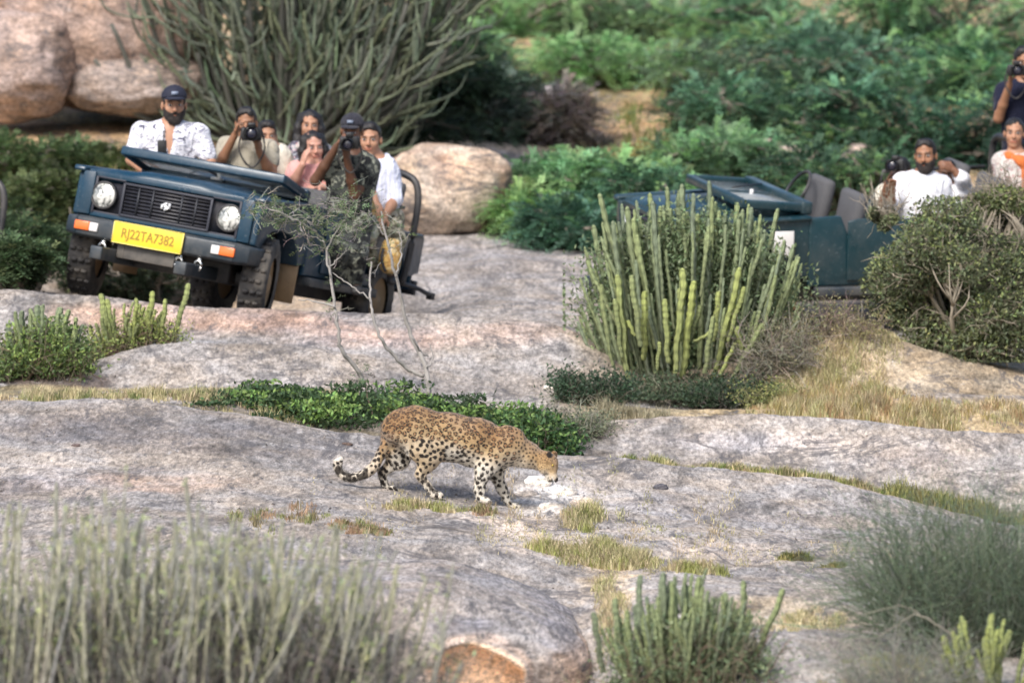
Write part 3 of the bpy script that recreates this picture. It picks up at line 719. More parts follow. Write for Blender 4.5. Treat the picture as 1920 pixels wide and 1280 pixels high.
    accp('roll_bar', root, M_black, hoop, smooth=True)
    [accp('grab_rail', root, M_black, lambda a: a.tube([(e * .74, 2.3, .95), (e * .74, 2.32, 1.10), (e * .73, 3.2, 1.12)], .016, 6), smooth=True) for e in (-1, 1)]
    accp('rear_bumper', root, M_black, lambda a: (a.box((0, 3.78, .50), (.74, .035, .06)), a.tube([(.80, 3.3, .52), (.84, 3.6, .50), (.86, 3.80, .47)], .022, 6), a.box((.86, 3.84, .46), (.03, .03, .03))), bv=.008)
    accp('permit_board', root, M_white, lambda a: a.box((.815, .93, .79), (.006, .085, .10)), bv=.004) if not text else None
    accp('steering_wheel', root, M_black, lambda a: a.tube([(-.38 + .18 * math.cos(t), 1.45 + .1 * math.sin(t), 1.02 + .15 * math.sin(t)) for t in np.linspace(0, 2 * math.pi, 17)], .014, 6, cap=False), smooth=True)
    for x_, y_, st_ in ((-.73, .48, .20), (.69, .48, .24), (-.66, 2.96, 0), (.66, 2.96, 0)): make_wheel(root, x_, y_, st_)
    return root
def jeep_matrix(ref_local, ref_world, yaw, roll, pitch, s=1.0):
    """yaw turns the nose to the photo left, roll dips the photo-right side, pitch lifts the nose"""
    X = Vector((math.cos(yaw), -math.sin(yaw), 0)); Y = Vector((math.sin(yaw), math.cos(yaw), 0)); Z = Vector((0, 0, 1))
    B = Matrix((X, Y, Z)).transposed() @ Matrix.Rotation(roll, 3, 'Y') @ Matrix.Rotation(-pitch, 3, 'X')
    M = (B * s).to_4x4(); M.translation = ref_world - (B * s) @ Vector(ref_local); return M
J1 = jeep_matrix((0, 0, .51), at(294, 449, 47.0), R(20), R(9.0), R(6.0), 1.0)
jeep1 = make_jeep('tilted blue open jeep facing the camera with round headlights and yellow number plate', J1, M_paint)
J2 = jeep_matrix((.75, 1.9, .47), at(1680, 524, 50.6), R(73), R(7.0), R(-1.0), 1.04)
jeep2 = make_jeep('dark teal open jeep seen from its side behind the tall green cactus', J2, M_paint2, text=False, fold=5, seat_y=1.40)
J3 = J1.copy(); J3.translation += Vector((-3.34, .1, -.04))
c3 = copy_tree(jeep1); c3.matrix_world = J3; c3['label'] = 'dark jeep cut off by the left edge, only its roll bar showing'
# ------------------------------------------------------------------ the leopard, one continuous skin
LS = FPX / 40.0
LX0, LY0 = 850.0, 930.0
def L(px, py, y): return ((px - LX0) / LS, y, (LY0 - py) / LS)
S = SDF(.0048); NR, FR = -.075, .075      # near side is towards the camera (-y)
sq = ((0, 1, 0), 1.18)
S.ell(L(764, 798, 0), (.135, .105, .125), .03)
S.cap(L(745, 805, 0), L(785, 803, 0), .10, .135, .05)
S.cap(L(785, 805, 0), L(840, 817, 0), .140, .150, .05, sq)
S.cap(L(840, 819, 0), L(895, 829, 0), .150, .150, .05, sq)
S.cap(L(895, 829, 0), L(940, 840, 0), .148, .115, .05, sq)
S.cap(L(940, 838, 0), L(985, 850, 0), .105, .080, .05)
S.cap(L(985, 850, 0), L(1012, 862, -.005), .080, .064, .04)
# scapulae
S.ell(L(958, 822, NR + .01), (.070, .036, .078), .08, Matrix.Rotation(.35, 4, 'Y')); S.ell(L(950, 824, FR), (.07, .04, .08), .04)
S.cap(L(954, 808, NR + .035), L(972, 815, NR + .04), .026, .020, .06)
# head, turned a little to the camera and lowered
HY = -.02
S.ell(L(1026, 864, HY), (.062, .058, .060), .03)
S.ell(L(1035, 870, HY - .02), (.046, .052, .064), .03)
S.cap(L(1034, 876, HY - .022), L(1038, 892, HY - .045), .040, .030, .02)      # muzzle
S.cap(L(1026, 880, HY - .01), L(1031, 896, HY - .035), .034, .020, .02)      # lower jaw
S.ell(L(1042, 897, HY - .058), (.016, .018, .013), .01)                       # nose
S.ell(L(1018, 878, HY - .048), (.030, .022, .030), .02)                       # cheek
S.cap(L(1032, 863, HY - .062), L(1043, 868, HY - .055), .012, .010, .01)     # brow
for ex, ey, ez in ((1029, 851, -.050), (1040, 852, .035)):
    S.ell(L(ex, ey, HY + ez), (.024, .012, .026), .010)
# tail
tp = spline([L(724, 832, 0), L(712, 856, .0), L(700, 874, -.03), L(684, 887, -.05), L(664, 893, -.06), L(648, 891, -.07), L(636, 882, -.08), L(633, 868, -.08), L(640, 858, -.07)], 22)
tr = np.interp(np.arange(22), [0, 3, 8, 16, 19, 21], [.030, .023, .019, .017, .015, .009])
S.chain(tp, tr, .03)
def leg(pts, rs, k=.03, flat=None): S.chain(pts, rs, k, flat)
# near hind (stepping forward)
leg([L(768, 806, NR), L(790, 838, NR - .01), L(803, 856, NR - .01), L(800, 868, NR - .01)], [.105, .090, .070, .050], .04, ((0, 1, 0), 1.35))
leg([L(800, 866, NR - .01), L(786, 886, NR - .01)], [.050, .027]); leg([L(786, 886, NR - .01), L(804, 910, NR - .02), L(814, 922, NR - .02)], [.028, .022, .022], .02)
# far hind (stretched back, inner thigh seen)
leg([L(744, 812, FR), L(742, 838, FR - .01), L(750, 862, FR)], [.105, .095, .062], .04, ((0, 1, 0), 1.35))
leg([L(748, 860, FR), L(716, 886, FR)], [.058, .026], .035); leg([L(715, 886, FR), L(721, 912, FR)], [.026, .023], .02)
# near fore (under the chest), far fore (reaching forward)
leg([L(948, 838, NR), L(912, 872, NR - .005), L(905, 884, NR - .005)], [.085, .062, .048], .045, ((0, 1, 0), 1.3)); leg([L(905, 882, NR - .005), L(899, 914, NR - .01), L(900, 930, NR - .01)], [.046, .030, .027], .03)
leg([L(946, 840, FR), L(928, 884, FR)], [.08, .050], .045, ((0, 1, 0), 1.3)); leg([L(928, 884, FR), L(942, 918, FR + .01), L(953, 944, FR + .01)], [.046, .027, .024], .03)
paws = {'nh': L(818, 927, NR - .02), 'fh': L(733, 918, FR), 'nf': L(907, 936, NR - .012), 'ff': L(962, 952, FR + .01)}
for p in paws.values():
    S.ell((p[0] + .002, p[1], p[2] + .004), (.040, .030, .022), .018)
    for q_ in (-1.5, -.5, .5, 1.5): S.ell((p[0] + .032 - abs(q_) * .004, p[1] + q_ * .0135, p[2] - .002), (.018, .0095, .014), .006)
V, F = S.build(noise_amp=.007, noise_sc=12)
# one Laplacian pass for softness
def smooth(V, F, n=1):
    for _ in range(n):
        A = np.zeros_like(V); c = np.zeros(len(V))
        for i in range(4):
            for j in (1, 3):
                np.add.at(A, F[:, i], V[F[:, (i + j) % 4]]); np.add.at(c, F[:, i], 1)
        V = .4 * V + .6 * A / np.maximum(c, 1)[:, None]
    return V
V = smooth(V, F, 2)
X = V[:, 0] * LS + LX0; Yp = LY0 - V[:, 2] * LS; yy = V[:, 1]
# normals for orientation of colour
me_ = Acc().add(V, F).mesh('tmp'); nrm = np.zeros(len(V) * 3); me_.vertices.foreach_get('normal', nrm); nrm = nrm.reshape(-1, 3); bpy.data.meshes.remove(me_)
ss = lambda a, b, x: (lambda t: t * t * (3 - 2 * t))(np.clip((x - a) / (b - a), 0, 1))
topl = np.interp(X, [700, 720, 745, 784, 823, 860, 900, 940, 975, 1020, 1045], [838, 812, 774, 760, 762, 772, 788, 802, 800, 832, 850])
dep = (Yp - topl)                               # pixels below the back
white = ss(46, 92, dep) * .85 + .35 * ss(.1, -.7, nrm[:, 2]) 
inner = (yy > 0) & (nrm[:, 1] < .1)
hindin = inner & (X < 782) & (Yp > 815); white = np.where(hindin, np.maximum(white, ss(806, 832, Yp) * ss(722, 738, X + (Yp - 850) * .0)), white)
nearh = (yy < -.02) & (X > 768) & (X < 835) & (Yp > 825); white = np.where(nearh, .28 + .5 * ss(885, 915, Yp), white)
forel = (X > 884) & (X < 975) & (Yp > 870); white = np.where(forel, np.maximum(white, .9 * ss(862, 885, Yp + (X < 925) * 8)), white)
head = X > 1008; white = np.where(head, .75 * ss(872, 892, Yp) * ss(1034, 1022, X) + .75 * ss(880, 892, Yp) * .6, white)
tail = (X < 722 - np.clip(845 - Yp, 0, 50) * .2) & (Yp > 838) & (yy < .045) & (X < 712); white = np.where(tail, .45 + .35 * ss(705, 670, X), white)
white = np.clip(white + .1 * fbm(V, 9, 2, 3), 0, 1)
tawny = np.array([.30, .175, .08]); flank = np.array([.46, .325, .17]); cream = np.array([.74, .69, .60])
kf = ss(8, 55, dep + 8 * fbm(V, 7, 2, 8))[:, None]; base = tawny * (1 - kf) + flank * kf
base = base * (1 - white[:, None]) + cream * white[:, None]
base *= (1 + .10 * fbm(V, 60, 2, 5))[:, None]
# spots: points spread over the skin, closer and rosette-shaped on the body, solid on legs, head and belly
ordr = rng.permutation(len(V))[:26000]
body = (X > 725) & (X < 1000) & (dep < 62) & ~hindin
def sep_of(i):
    if X[i] > 1008: return .0125
    if X[i] > 965: return .021
    if tail[i]: return .030
    if body[i]: return .0245 + .007 * min(1, dep[i] / 50)
    return .031
pts = np.zeros((6000, 3)); prs = np.zeros(6000); npt = 0
sp = []
for i in ordr:
    if tail[i] and False: continue
    sp_ = sep_of(i); p = V[i]
    if npt:
        dd = ((pts[:npt] - p) ** 2).sum(1)
        if (dd < np.maximum(sp_, prs[:npt]) ** 2 * rng.uniform(.8, 1.25)).any(): continue
    pts[npt] = p; prs[npt] = sp_; npt += 1; sp.append(i)
    if npt >= 5990: break
kd = kdtree.KDTree(npt)
for j, i in enumerate(sp): kd.insert(V[i], j)
kd.balance()
el = rng.normal(size=(npt, 3)); el /= np.linalg.norm(el, axis=1)[:, None]; ph = rng.uniform(0, 6.28, npt); siz = rng.uniform(.8, 1.2, npt)
isb = np.array([body[i] for i in sp]); ish = np.array([X[i] > 1008 for i in sp]); isn = np.array([(X[i] > 965) & (X[i] <= 1008) for i in sp])
hin = np.array([hindin[i] for i in sp]); itl = np.array([tail[i] for i in sp])
jit = .18 * fbm(V, 80, 2, 12)
dark = np.zeros(len(V)); cen = np.zeros(len(V))
for vi in range(len(V)):
    p = V[vi]
    for (co, j, d) in kd.find_n(p, 2):
        v = p - pts[j]; e = el[j]; st = 1.3 if not hin[j] else 2.2
        along = v @ e
        if hin[j]: e = np.array([.55, 0, -.83]); along = v @ e
        dd = math.sqrt(max(0, v @ v - along * along * (1 - 1 / st ** 2))) / prs[j] / siz[j] + jit[vi] * .6
        if ish[j]: dark[vi] = max(dark[vi], 1 - min(1, max(0, (dd - .22) / .12)))
        elif isn[j]: dark[vi] = max(dark[vi], .9 * (1 - min(1, max(0, (dd - .25) / .12))))
        elif isb[j]:
            a_ = math.atan2(v[2], v[0] + 1e-9); gap = .5 + .5 * math.cos(3 * a_ + ph[j])
            r0 = .34
            ring = 1 - min(1, max(0, (abs(dd - r0) - .10) / .08)); ring *= 1 if gap > .2 else .4
            if dd < r0: cen[vi] = 1
            dark[vi] = max(dark[vi], ring)
        else: dark[vi] = max(dark[vi], 1 - min(1, max(0, (dd - .33) / .10)))
dark = np.where(tail & (X < 690), np.maximum(dark, ss(.15, .4, fbm(V, 26, 1, 2)) * .9), dark)
hf = (X > 1022) & (yy < .02) & (Yp > 862) & (Yp < 890)
dark = np.where(hf, dark * .35, dark)
# special marks: ear backs, mouth line, nose, eye, elbow streak, hock streak, tail rings, painted shade between the thighs
def mark(px, py, rpx, rpy, st=1.0, ylim=(-9, 9)):
    global dark
    r = np.sqrt(((X - px) / rpx) ** 2 + ((Yp - py) / rpy) ** 2); dark = np.maximum(dark, st * (1 - ss(.75, 1.1, r)) * ((yy > ylim[0]) & (yy < ylim[1])))
mark(1031, 850, 6.5, 7, 1, (-.5, .0)); mark(1042, 851, 3, 5, .7, (.0, .5)); mark(1036, 901, 10, 5.5); mark(1045, 896, 4, 4)
mark(1036, 869, 2.6, 2.2, .95, (-.5, -.04)); mark(1024, 886, 5, 2.5, .6)
for k_ in range(6): mark(792 + k_ * 5.4, 892 + k_ * 6.4, 4, 5, .85, (-.5, 0))
for k_ in range(4): mark(928 - k_ * 3, 897 - k_ * 1.5, 6, 4, .8)
mark(712, 884, 3.5, 13, .75, (.0, .5)); mark(634, 878, 6, 11, .95); mark(664, 897, 8, 5, .9); mark(652, 894, 5, 4, .85); mark(682, 889, 5, 4, .7)
m_tip = (X < 650) & (Yp < 861); base[m_tip] = cream; dark[m_tip] *= .1
thigh_shade = (X > 768) & (X < 786) & (Yp > 832) & (Yp < 852) & (yy > 0); dark[thigh_shade] = np.maximum(dark[thigh_shade], .6)  # shadow between the hind legs put into the coat colour
ear_in = (np.abs(X - 1031) < 10) & (Yp < 848) & (Yp > 840); 
cen = cen * (1 - dark)
colv = base * (1 - .48 * cen[:, None] * np.array([.6, .9, 1.0])); colv = colv * (1 - dark[:, None]) + np.array([.022, .016, .013]) * dark[:, None]
pinkm = (X > 1033) & (Yp > 893) & (Yp < 899) & (X < 1048); 
M_fur, _t, _b = mat_new('leopard_fur'); _q = N(_t); _tc = _q.n('ShaderNodeTexCoord').outputs['Object']
_a = _q.n('ShaderNodeAttribute', attribute_name='Col').outputs[0]; _mp = _q.n('ShaderNodeMapping', i_Vector=_tc); _mp.inputs['Scale'].default_value = (60, 120, 160)
_c = _q.mix(1.0, _a, _q.ramp(_q.noise(_mp.outputs[0], 1.6, 4, .7), [(.25, .78), (.75, 1.2)]), 'MULTIPLY')
_t.links.new(_c, _b.inputs['Base Color']); _b.inputs['Roughness'].default_value = .75; _b.inputs['Sheen Weight'].default_value = .25; _b.inputs['Sheen Roughness'].default_value = .5; _b.inputs['Specular IOR Level'].default_value = .2
_t.links.new(_q.bump(_q.noise(_mp.outputs[0], 1.2, 5, .7), .5, .006), _b.inputs['Normal'])
root = thing('leopard', 'spotted leopard prowling across the rock slab with lowered head and curled tail', 'leopard', at(LX0, LY0, 40.0))
a = Acc(); a.add(V, F, colv); link('body', a.mesh('body', M_fur, True), root)
# short fur lying back along the skin, each hair in the colour of the coat beneath it
nh = 46000; iv = rng.integers(0, len(V), nh); Pn = V[iv] + .0015 * rng.normal(size=(nh, 3)); Nn = nrm[iv]
flow = np.tile([-1., 0, -.35], (nh, 1)); lg = (Yp[iv] > 868)[:, None]; flow = np.where(lg, [-.15, 0, -1.], flow); flow += .35 * rng.normal(size=(nh, 3)); flow -= Nn * (flow * Nn).sum(1)[:, None]; flow /= np.linalg.norm(flow, axis=1)[:, None] + 1e-9
ln = rng.uniform(.007, .014, nh)[:, None] * np.where(white[iv] > .5, 1.35, 1.)[:, None]; wv = np.cross(flow, Nn) * .0011; tip = Pn + flow * ln + Nn * ln * .38
a = Acc(); a.add(np.stack([Pn - wv, Pn + wv, tip], 1).reshape(-1, 3), np.arange(nh * 3).reshape(nh, 3), np.repeat(colv[iv] * rng.uniform(.85, 1.15, (nh, 1)), 3, axis=0))
tag(link('fur', a.mesh('fur', M_fur, False), root), kind='stuff')
M_eye = simple('cat_eye', (.45, .33, .08), .15, var=.1); M_dark = simple('near_black', (.012, .011, .011), .35, var=.1)
def ball(name, c, r, mat, parent, seg=12):
    bm = bmesh.new(); bmesh.ops.create_uvsphere(bm, u_segments=seg, v_segments=max(6, seg // 2), radius=1)
    for v in bm.verts: v.co = Vector((v.co.x * (r[0] if hasattr(r, '__len__') else r), v.co.y * (r[1] if hasattr(r, '__len__') else r), v.co.z * (r[2] if hasattr(r, '__len__') else r)))
    me = bpy.data.meshes.new(name); bm.to_mesh(me); bm.free()
    for p in me.polygons: p.use_smooth = True
    me.materials.append(mat); return link(name, me, parent, c)
ball('eye', L(1036.5, 869.5, HY - .068), .0075, M_eye, root)
wa = Acc()
for k_ in range(9):
    s_ = L(1037, 890 + k_ * .5, HY - .075); wa.tube([s_, (s_[0] - .02 + .006 * k_, s_[1] - .05, s_[2] - .01 - .006 * k_)], [.0008, .0003], 3)
link('whiskers', wa.mesh('whiskers', simple('whisker_white', (.8, .78, .74))), root)
# ------------------------------------------------------------------ people
M_skin = vcol_mat('skin', .5, 12, .10, .15, 90, .004, sub=.08, spec=.4)
M_hair = simple('hair_black', (.012, .010, .010), .45, var=.4, vscale=30, bump=.6, bscale=120)
M_beard = simple('beard_black', (.020, .014, .012), .75, var=.5, vscale=60, bump=.8, bscale=150)
M_eyew = simple('eye_white', (.62, .58, .55), .25, var=.03); M_iris = simple('iris_dark', (.02, .012, .01), .15, var=.05)
M_cap = simple('cap_navy', (.012, .014, .030), .8, var=.25, bump=.3, bscale=120)
def cloth(name, base, pat=None, c2=(.05, .05, .06), c3=(.3, .3, .25), sc_=14, th=.56):
    m, t, b = mat_new(name); q = N(t); tc = q.n('ShaderNodeTexCoord').outputs['Object']
    c = q.mix(q.noise(tc, 7, 4), [x * .88 for x in base], [min(1, x * 1.08) for x in base])
    if pat == 'leafprint':
        mp = q.n('ShaderNodeMapping', i_Vector=tc); mp.inputs['Scale'].default_value = (1, 1, 2.2); mp.inputs['Rotation'].default_value = (0, R(28), 0)
        n1 = q.noise(mp.outputs[0], sc_, 3, .6, 2.2); c = q.mix(q.ramp(n1, [(th, 0.), (th + .03, 1.)]), c, c2)
        n2 = q.noise(mp.outputs[0], sc_ * .6, 2, .6, 3.); c = q.mix(q.ramp(n2, [(.36, .8), (.40, 0.)]), c, c3)
    elif pat == 'camo':
        n1 = q.noise(tc, sc_, 3, .6, 1.); c = q.mix(q.ramp(n1, [(.50, 0.), (.52, 1.)]), c, c2)
        mp = q.n('ShaderNodeMapping', i_Vector=tc); mp.inputs['Location'].default_value = (3, 5, 7); n2 = q.noise(mp.outputs[0], sc_ * 1.2, 3, .6, 1.); c = q.mix(q.ramp(n2, [(.56, 0.), (.58, 1.)]), c, c3)
    elif pat == 'stripe':
        wv = q.n('ShaderNodeTexWave', i_Vector=tc, i_Scale=sc_, i_Distortion=1.2); wv.wave_type = 'BANDS'; wv.bands_direction = 'X'
        c = q.mix(q.ramp(wv.outputs[1], [(.6, 0.), (.8, .7)]), c, c2)
    t.links.new(c, b.inputs['Base Color']); b.inputs['Roughness'].default_value = .85; b.inputs['Specular IOR Level'].default_value = .15; b.inputs['Sheen Weight'].default_value = .1
    mp = q.n('ShaderNodeMapping', i_Vector=tc); mp.inputs['Scale'].default_value = (1.6, 1, .8)
    w1 = q.bump(q.noise(mp.outputs[0], 7, 3, .55, 1.6), .8, .05); t.links.new(q.bump(q.noise(tc, 60, 3), .2, .004, w1), b.inputs['Normal'])
    return m
def hand(S, w, d, nrm, thumb, sc_=1.0, curl=.9):
    """palm, four bent fingers of unequal length, thumb from the side of the palm"""
    w = np.array(w, float); d = np.array(d, float); d /= np.linalg.norm(d); n = np.array(nrm, float); n -= d * (n @ d); n /= np.linalg.norm(n); s_ = np.cross(d, n) * thumb
    S.cap(w, w + d * .045 * sc_, .026 * sc_, .033 * sc_, .015, (n, 1.8)); S.cap(w + d * .045 * sc_, w + d * .075 * sc_, .036 * sc_, .034 * sc_, .012, (n, 2.2))
    for i, Lf in enumerate((.072, .080, .075, .060)):
        base = w + d * (.082 - .004 * abs(i - 1)) * sc_ + s_ * (.030 - .019 * i) * sc_; p = base; dr = d.copy(); ang = 0
        for j, fr in enumerate((.45, .32, .23)):
            ang += curl * (.55 + .1 * j); dr = d * math.cos(ang) + n * math.sin(ang); q_ = p + dr * Lf * fr * sc_
            S.cap(p, q_, (.0095 - .001 * j) * sc_, (.0088 - .001 * j) * sc_, .005); p = q_
    b0 = w + d * .025 * sc_ + s_ * .028 * sc_; b1 = b0 + (d * .5 + s_ * .6 + n * .5) * .042 * sc_; b2 = b1 + (d * .75 + n * .6) * .032 * sc_
    S.cap(b0, b1, .013 * sc_, .011 * sc_, .010); S.cap(b1, b2, .0105 * sc_, .009 * sc_, .006)
PEOPLE = {}
def person(key, label, d, head, sh, el, wr, hips, shirt, skin=(.33, .165, .095), hair='short', sleeve=.6, hs=1.1, neckline='round', beard=None, trousers=None, hnd=(None, None), knees=None, feet=None, scarf=None, chestw=.135, collar=False, cap_mat=None, group='people in the jeeps', body_r=1.0):
    """head=(px, py, dy, yaw, pitch, tilt); sh/el/wr = ((px,py,dy),(px,py,dy)) photo-left then photo-right; hips=(px,py)"""
    s_ = FPX / d; px0, py0 = hips
    P = lambda q_: np.array([(q_[0] - px0) / s_, q_[2] if len(q_) > 2 else 0., (py0 - q_[1]) / s_])
    root = thing('person', label, 'person', at(px0, py0, d), group); PEOPLE[key] = root
    H = P(head[:3]); Rm = Matrix.Rotation(R(head[3]), 4, 'Z') @ Matrix.Rotation(R(head[5]), 4, 'Y') @ Matrix.Rotation(R(head[4]), 4, 'X')
    Rn = np.array(Rm.to_3x3())
    hp = lambda x, y, z: H + Rn @ (np.array([x, y, z]) * hs)
    hr = lambda *r: np.array(r) * hs
    def headshape(S):
        S.ell(hp(0, .012, .040), hr(.076, .094, .084), .02, Rm)
        S.ell(hp(0, -.020, -.035), hr(.062, .066, .082), .03, Rm)
        S.ell(hp(0, -.058, -.095), hr(.030, .024, .022), .02, Rm)
        for e in (-1, 1):
            S.ell(hp(e * .036, -.058, -.028), hr(.024, .022, .024), .02, Rm)
            S.ell(hp(e * .078, .012, -.008), hr(.010, .020, .031), .008, Rm)
        S.cap(hp(-.036, -.082, .024), hp(.036, -.082, .024), .011 * hs, .011 * hs, .012)
    S = SDF(.0062); headshape(S)
    for e in (-1, 1): S.ell(hp(e * .031, -.094, .004), hr(.016, .014, .011), .010, Rm, 's')
    S.cap(hp(0, -.090, .004), hp(0, -.106, -.030), .009 * hs, .013 * hs, .010)
    for e in (-1, 1): S.ell(hp(e * .012, -.096, -.034), hr(.009, .010, .008), .006, Rm)
    S.cap(hp(-.019, -.083, -.058), hp(.019, -.083, -.058), .008 * hs, .008 * hs, .006); S.cap(hp(-.015, -.081, -.070), hp(.015, -.081, -.070), .009 * hs, .009 * hs, .006)
    sl, sr = P(sh[0]), P(sh[1]); mid = (sl + sr) / 2; hipc = np.array([0, mid[1] * .3, 0]); nb = mid + np.array([0, .015, .035])
    S.cap(nb, hp(0, .025, -.05), .060, .052 * hs, .03)
    fl = ((0, 1, 0), 1.35)
    ax_ = (sr - sl); sw = np.linalg.norm(ax_); chest = mid * .72 + hipc * .28
    def torso(S, g=0.0):
        S.cap(sl + [.02, 0, -.01], sr + [-.02, 0, -.01], .062 + g, .062 + g, .05)
        S.cap(mid + [0, 0, -.06], chest, (chestw + g) * body_r, (chestw + .005 + g) * body_r, .08, fl)
        S.cap(chest, hipc + [0, 0, .05], (chestw + .005 + g) * body_r, (chestw + g) * body_r, .06, fl)
        if sw > .22:
            for q_, e in ((sl, 1), (sr, -1)): S.cap(q_ + [e * .05, 0, -.06], chest + (q_ - mid) * .5, .075 + g, .085 + g, .05, fl)
    torso(S)
    for i in (0, 1):
        a_, b_, c_ = P(sh[i]), P(el[i]), P(wr[i])
        S.cap(a_, a_ * .5 + b_ * .5, .056, .050, .04); S.cap(a_ * .5 + b_ * .5, b_, .050, .040, .03)
        S.cap(b_, b_ * .6 + c_ * .4, .042, .040, .02); S.cap(b_ * .6 + c_ * .4, c_, .040, .028, .02)
        if hnd[i] is not None: hand(S, c_, hnd[i][0], hnd[i][1], hnd[i][2], 1.0, hnd[i][3] if len(hnd[i]) > 3 else .9)
        else: hand(S, c_, c_ - b_, (0, .3, -1), 1 if i else -1, 1.0, .5)
    if trousers is not None:
        kn = [P(k) for k in knees]; ft = [P(f) for f in feet]
        for i, e in ((0, -.09), (1, .09)):
            hpj = hipc + [e, 0, 0]; S.cap(hpj, kn[i], .085, .06, .04); S.cap(kn[i], ft[i], .055, .036, .03); S.cap(ft[i] + [0, .03, -.02], ft[i] + [0, -.13, -.05], .036, .030, .03, ((0, 0, 1), 1.3))
    V, F = S.build(); V = smooth(V, F, 1)
    C = np.empty((len(V), 3)); C[:] = skin; C *= (1 + .08 * fbm(V, 14, 2, 3))[:, None]
    U = (V - H) @ Rn / hs
    def tint(m, c, k=1): C[m] = C[m] * (1 - k) + np.array(c) * k
    face = U[:, 1] < -.045
    tint(face & (np.abs(U[:, 0]) < .026) & (U[:, 2] < -.053) & (U[:, 2] > -.076), np.array(skin) * [.95, .6, .6] + [.02, 0, .005], .6)
    tint(face & (np.abs(U[:, 2] - .026) < .0065) & (np.abs(np.abs(U[:, 0]) - .033) < .018), (.03, .02, .015), .65)
    tint(face & (((np.abs(U[:, 0]) - .031) / .020) ** 2 + ((U[:, 2] - .003) / .012) ** 2 < 1), np.array(skin) * .6, .5)
    tint(face & (np.abs(U[:, 0]) < .020) & (U[:, 2] < -.01) & (U[:, 2] > -.045), np.array(skin) * [1.05, .9, .85], .4)
    if beard == 'stubble': tint(face & (U[:, 2] < -.045) & ~((np.abs(U[:, 0]) < .026) & (U[:, 2] > -.076) & (U[:, 2] < -.053)), np.array(skin) * .35, .6)
    a = Acc(); a.add(V, F, C); link('body', a.mesh('body', M_skin, True), root)
    for e in (-1, 1):
        ec = hp(e * .031, -.0800, .003); ball('eye', ec, np.array((.0125, .009, .0075)) * hs, M_eyew, root, 10); ball('iris', hp(e * .031, -.0865, .003), np.array((.0070, .004, .0070)) * hs, M_iris, root, 8)
    def shell(name, S, mat, crop=None, namp=0, nsc=20, infl=0):
        V, F = S.build(noise_amp=namp, noise_sc=nsc, inflate=infl, crop=crop)
        if not len(F): return None
        V = smooth(V, F, 1); a = Acc(); a.add(V, F); return link(name, a.mesh(name, mat, True), root)
    def hl(X_, Y_, Z_):
        x, y, z = X_ - H[0], Y_ - H[1], Z_ - H[2]
        return ((Rn[0, 0] * x + Rn[1, 0] * y + Rn[2, 0] * z) / hs, (Rn[0, 1] * x + Rn[1, 1] * y + Rn[2, 1] * z) / hs, (Rn[0, 2] * x + Rn[1, 2] * y + Rn[2, 2] * z) / hs)
    if hair in ('short', 'long', 'bun', 'cap'):
        S = SDF(.007); S.ell(hp(0, .012, .040), hr(.080, .098, .089), .02, Rm)
        if hair == 'short': S.cap(hp(-.025, -.045, .092), hp(.025, -.045, .095), .030 * hs, .030 * hs, .04)
        if hair == 'long':
            for e in (-1, 1): S.chain([hp(e * .062, .02, .06), hp(e * .088, .01, -.03), hp(e * .092, -.005, -.12), hp(e * .085, -.02, -.20)], [.04, .036, .034, .022], .03)
            S.cap(hp(0, .06, .0), hp(0, .07, -.18), .075, .06, .04)
        if hair == 'bun': S.ell(hp(0, .10, .03), hr(.045, .04, .045), .02, Rm)
        wide = .058 if hair == 'long' else .066
        def crop(X_, Y_, Z_):
            x, y, z = hl(X_, Y_, Z_)
            fr = np.minimum(-(y + .045) + .0 * x, (.083 - .5 * np.abs(x)) - z)        # region in front of the hairline
            fr = np.minimum(fr, wide - np.abs(x)) if hair == 'long' else fr
            side = np.minimum(-(y - .012), (-.0 - z)) if hair != 'long' else fr * 0 - 1   # cut under the temples
            low = -.055 - z if hair != 'long' else z * 0 - 1
            return np.maximum(np.maximum(fr, side), low) * hs
        shell('hair', S, M_hair, crop, .006, 30)
    if hair == 'cap':
        S = SDF(.007); S.ell(hp(0, .008, .052), hr(.086, .102, .082), .02, Rm); 
        V, F = None, None
        S.ell(hp(0, .0, .128), hr(.012, .012, .008), .01, Rm)
        def crop(X_, Y_, Z_):
            x, y, z = hl(X_, Y_, Z_); return (.042 - .12 * y - z) * hs
        shell('cap', S, cap_mat or M_cap, crop)
        S = SDF(.006); S.ell(hp(0, -.098, .046), hr(.070, .070, .012), .01, Rm); shell('cap_peak', S, cap_mat or M_cap)
        cl = Acc(); cl.box(hp(0, -.094, .082), np.array((.022, .004, .012)) * hs, Rm); link('cap_badge', cl.mesh('cap_badge', simple('badge_grey', (.20, .24, .32), .5)), root)
    if beard in ('full', 'short'):
        S = SDF(.0065); th = .014 if beard == 'full' else .008
        S.ell(hp(0, -.022, -.040), np.array((.062, .066, .082)) * hs + th, .03, Rm); S.ell(hp(0, -.060, -.100), np.array((.034, .028, .026)) * hs + th, .02, Rm)
        def crop(X_, Y_, Z_):
            x, y, z = hl(X_, Y_, Z_)
            up = z + .050 - .75 * np.clip(np.abs(x) - .030, 0, 1)
            mo = .006 - np.sqrt((x / 1.9) ** 2 + ((z + .066)) ** 2)
            return np.maximum(np.maximum(up, y - .02), mo) * hs
        shell('beard', S, M_beard, crop, .005, 45)
        S = SDF(.005); S.chain([hp(-.034, -.084, -.064), hp(0, -.100, -.047), hp(.034, -.084, -.064)], [.005 * hs, .007 * hs, .005 * hs], .006); shell('moustache', S, M_beard)
    # shirt
    S = SDF(.0085); torso(S, .016)
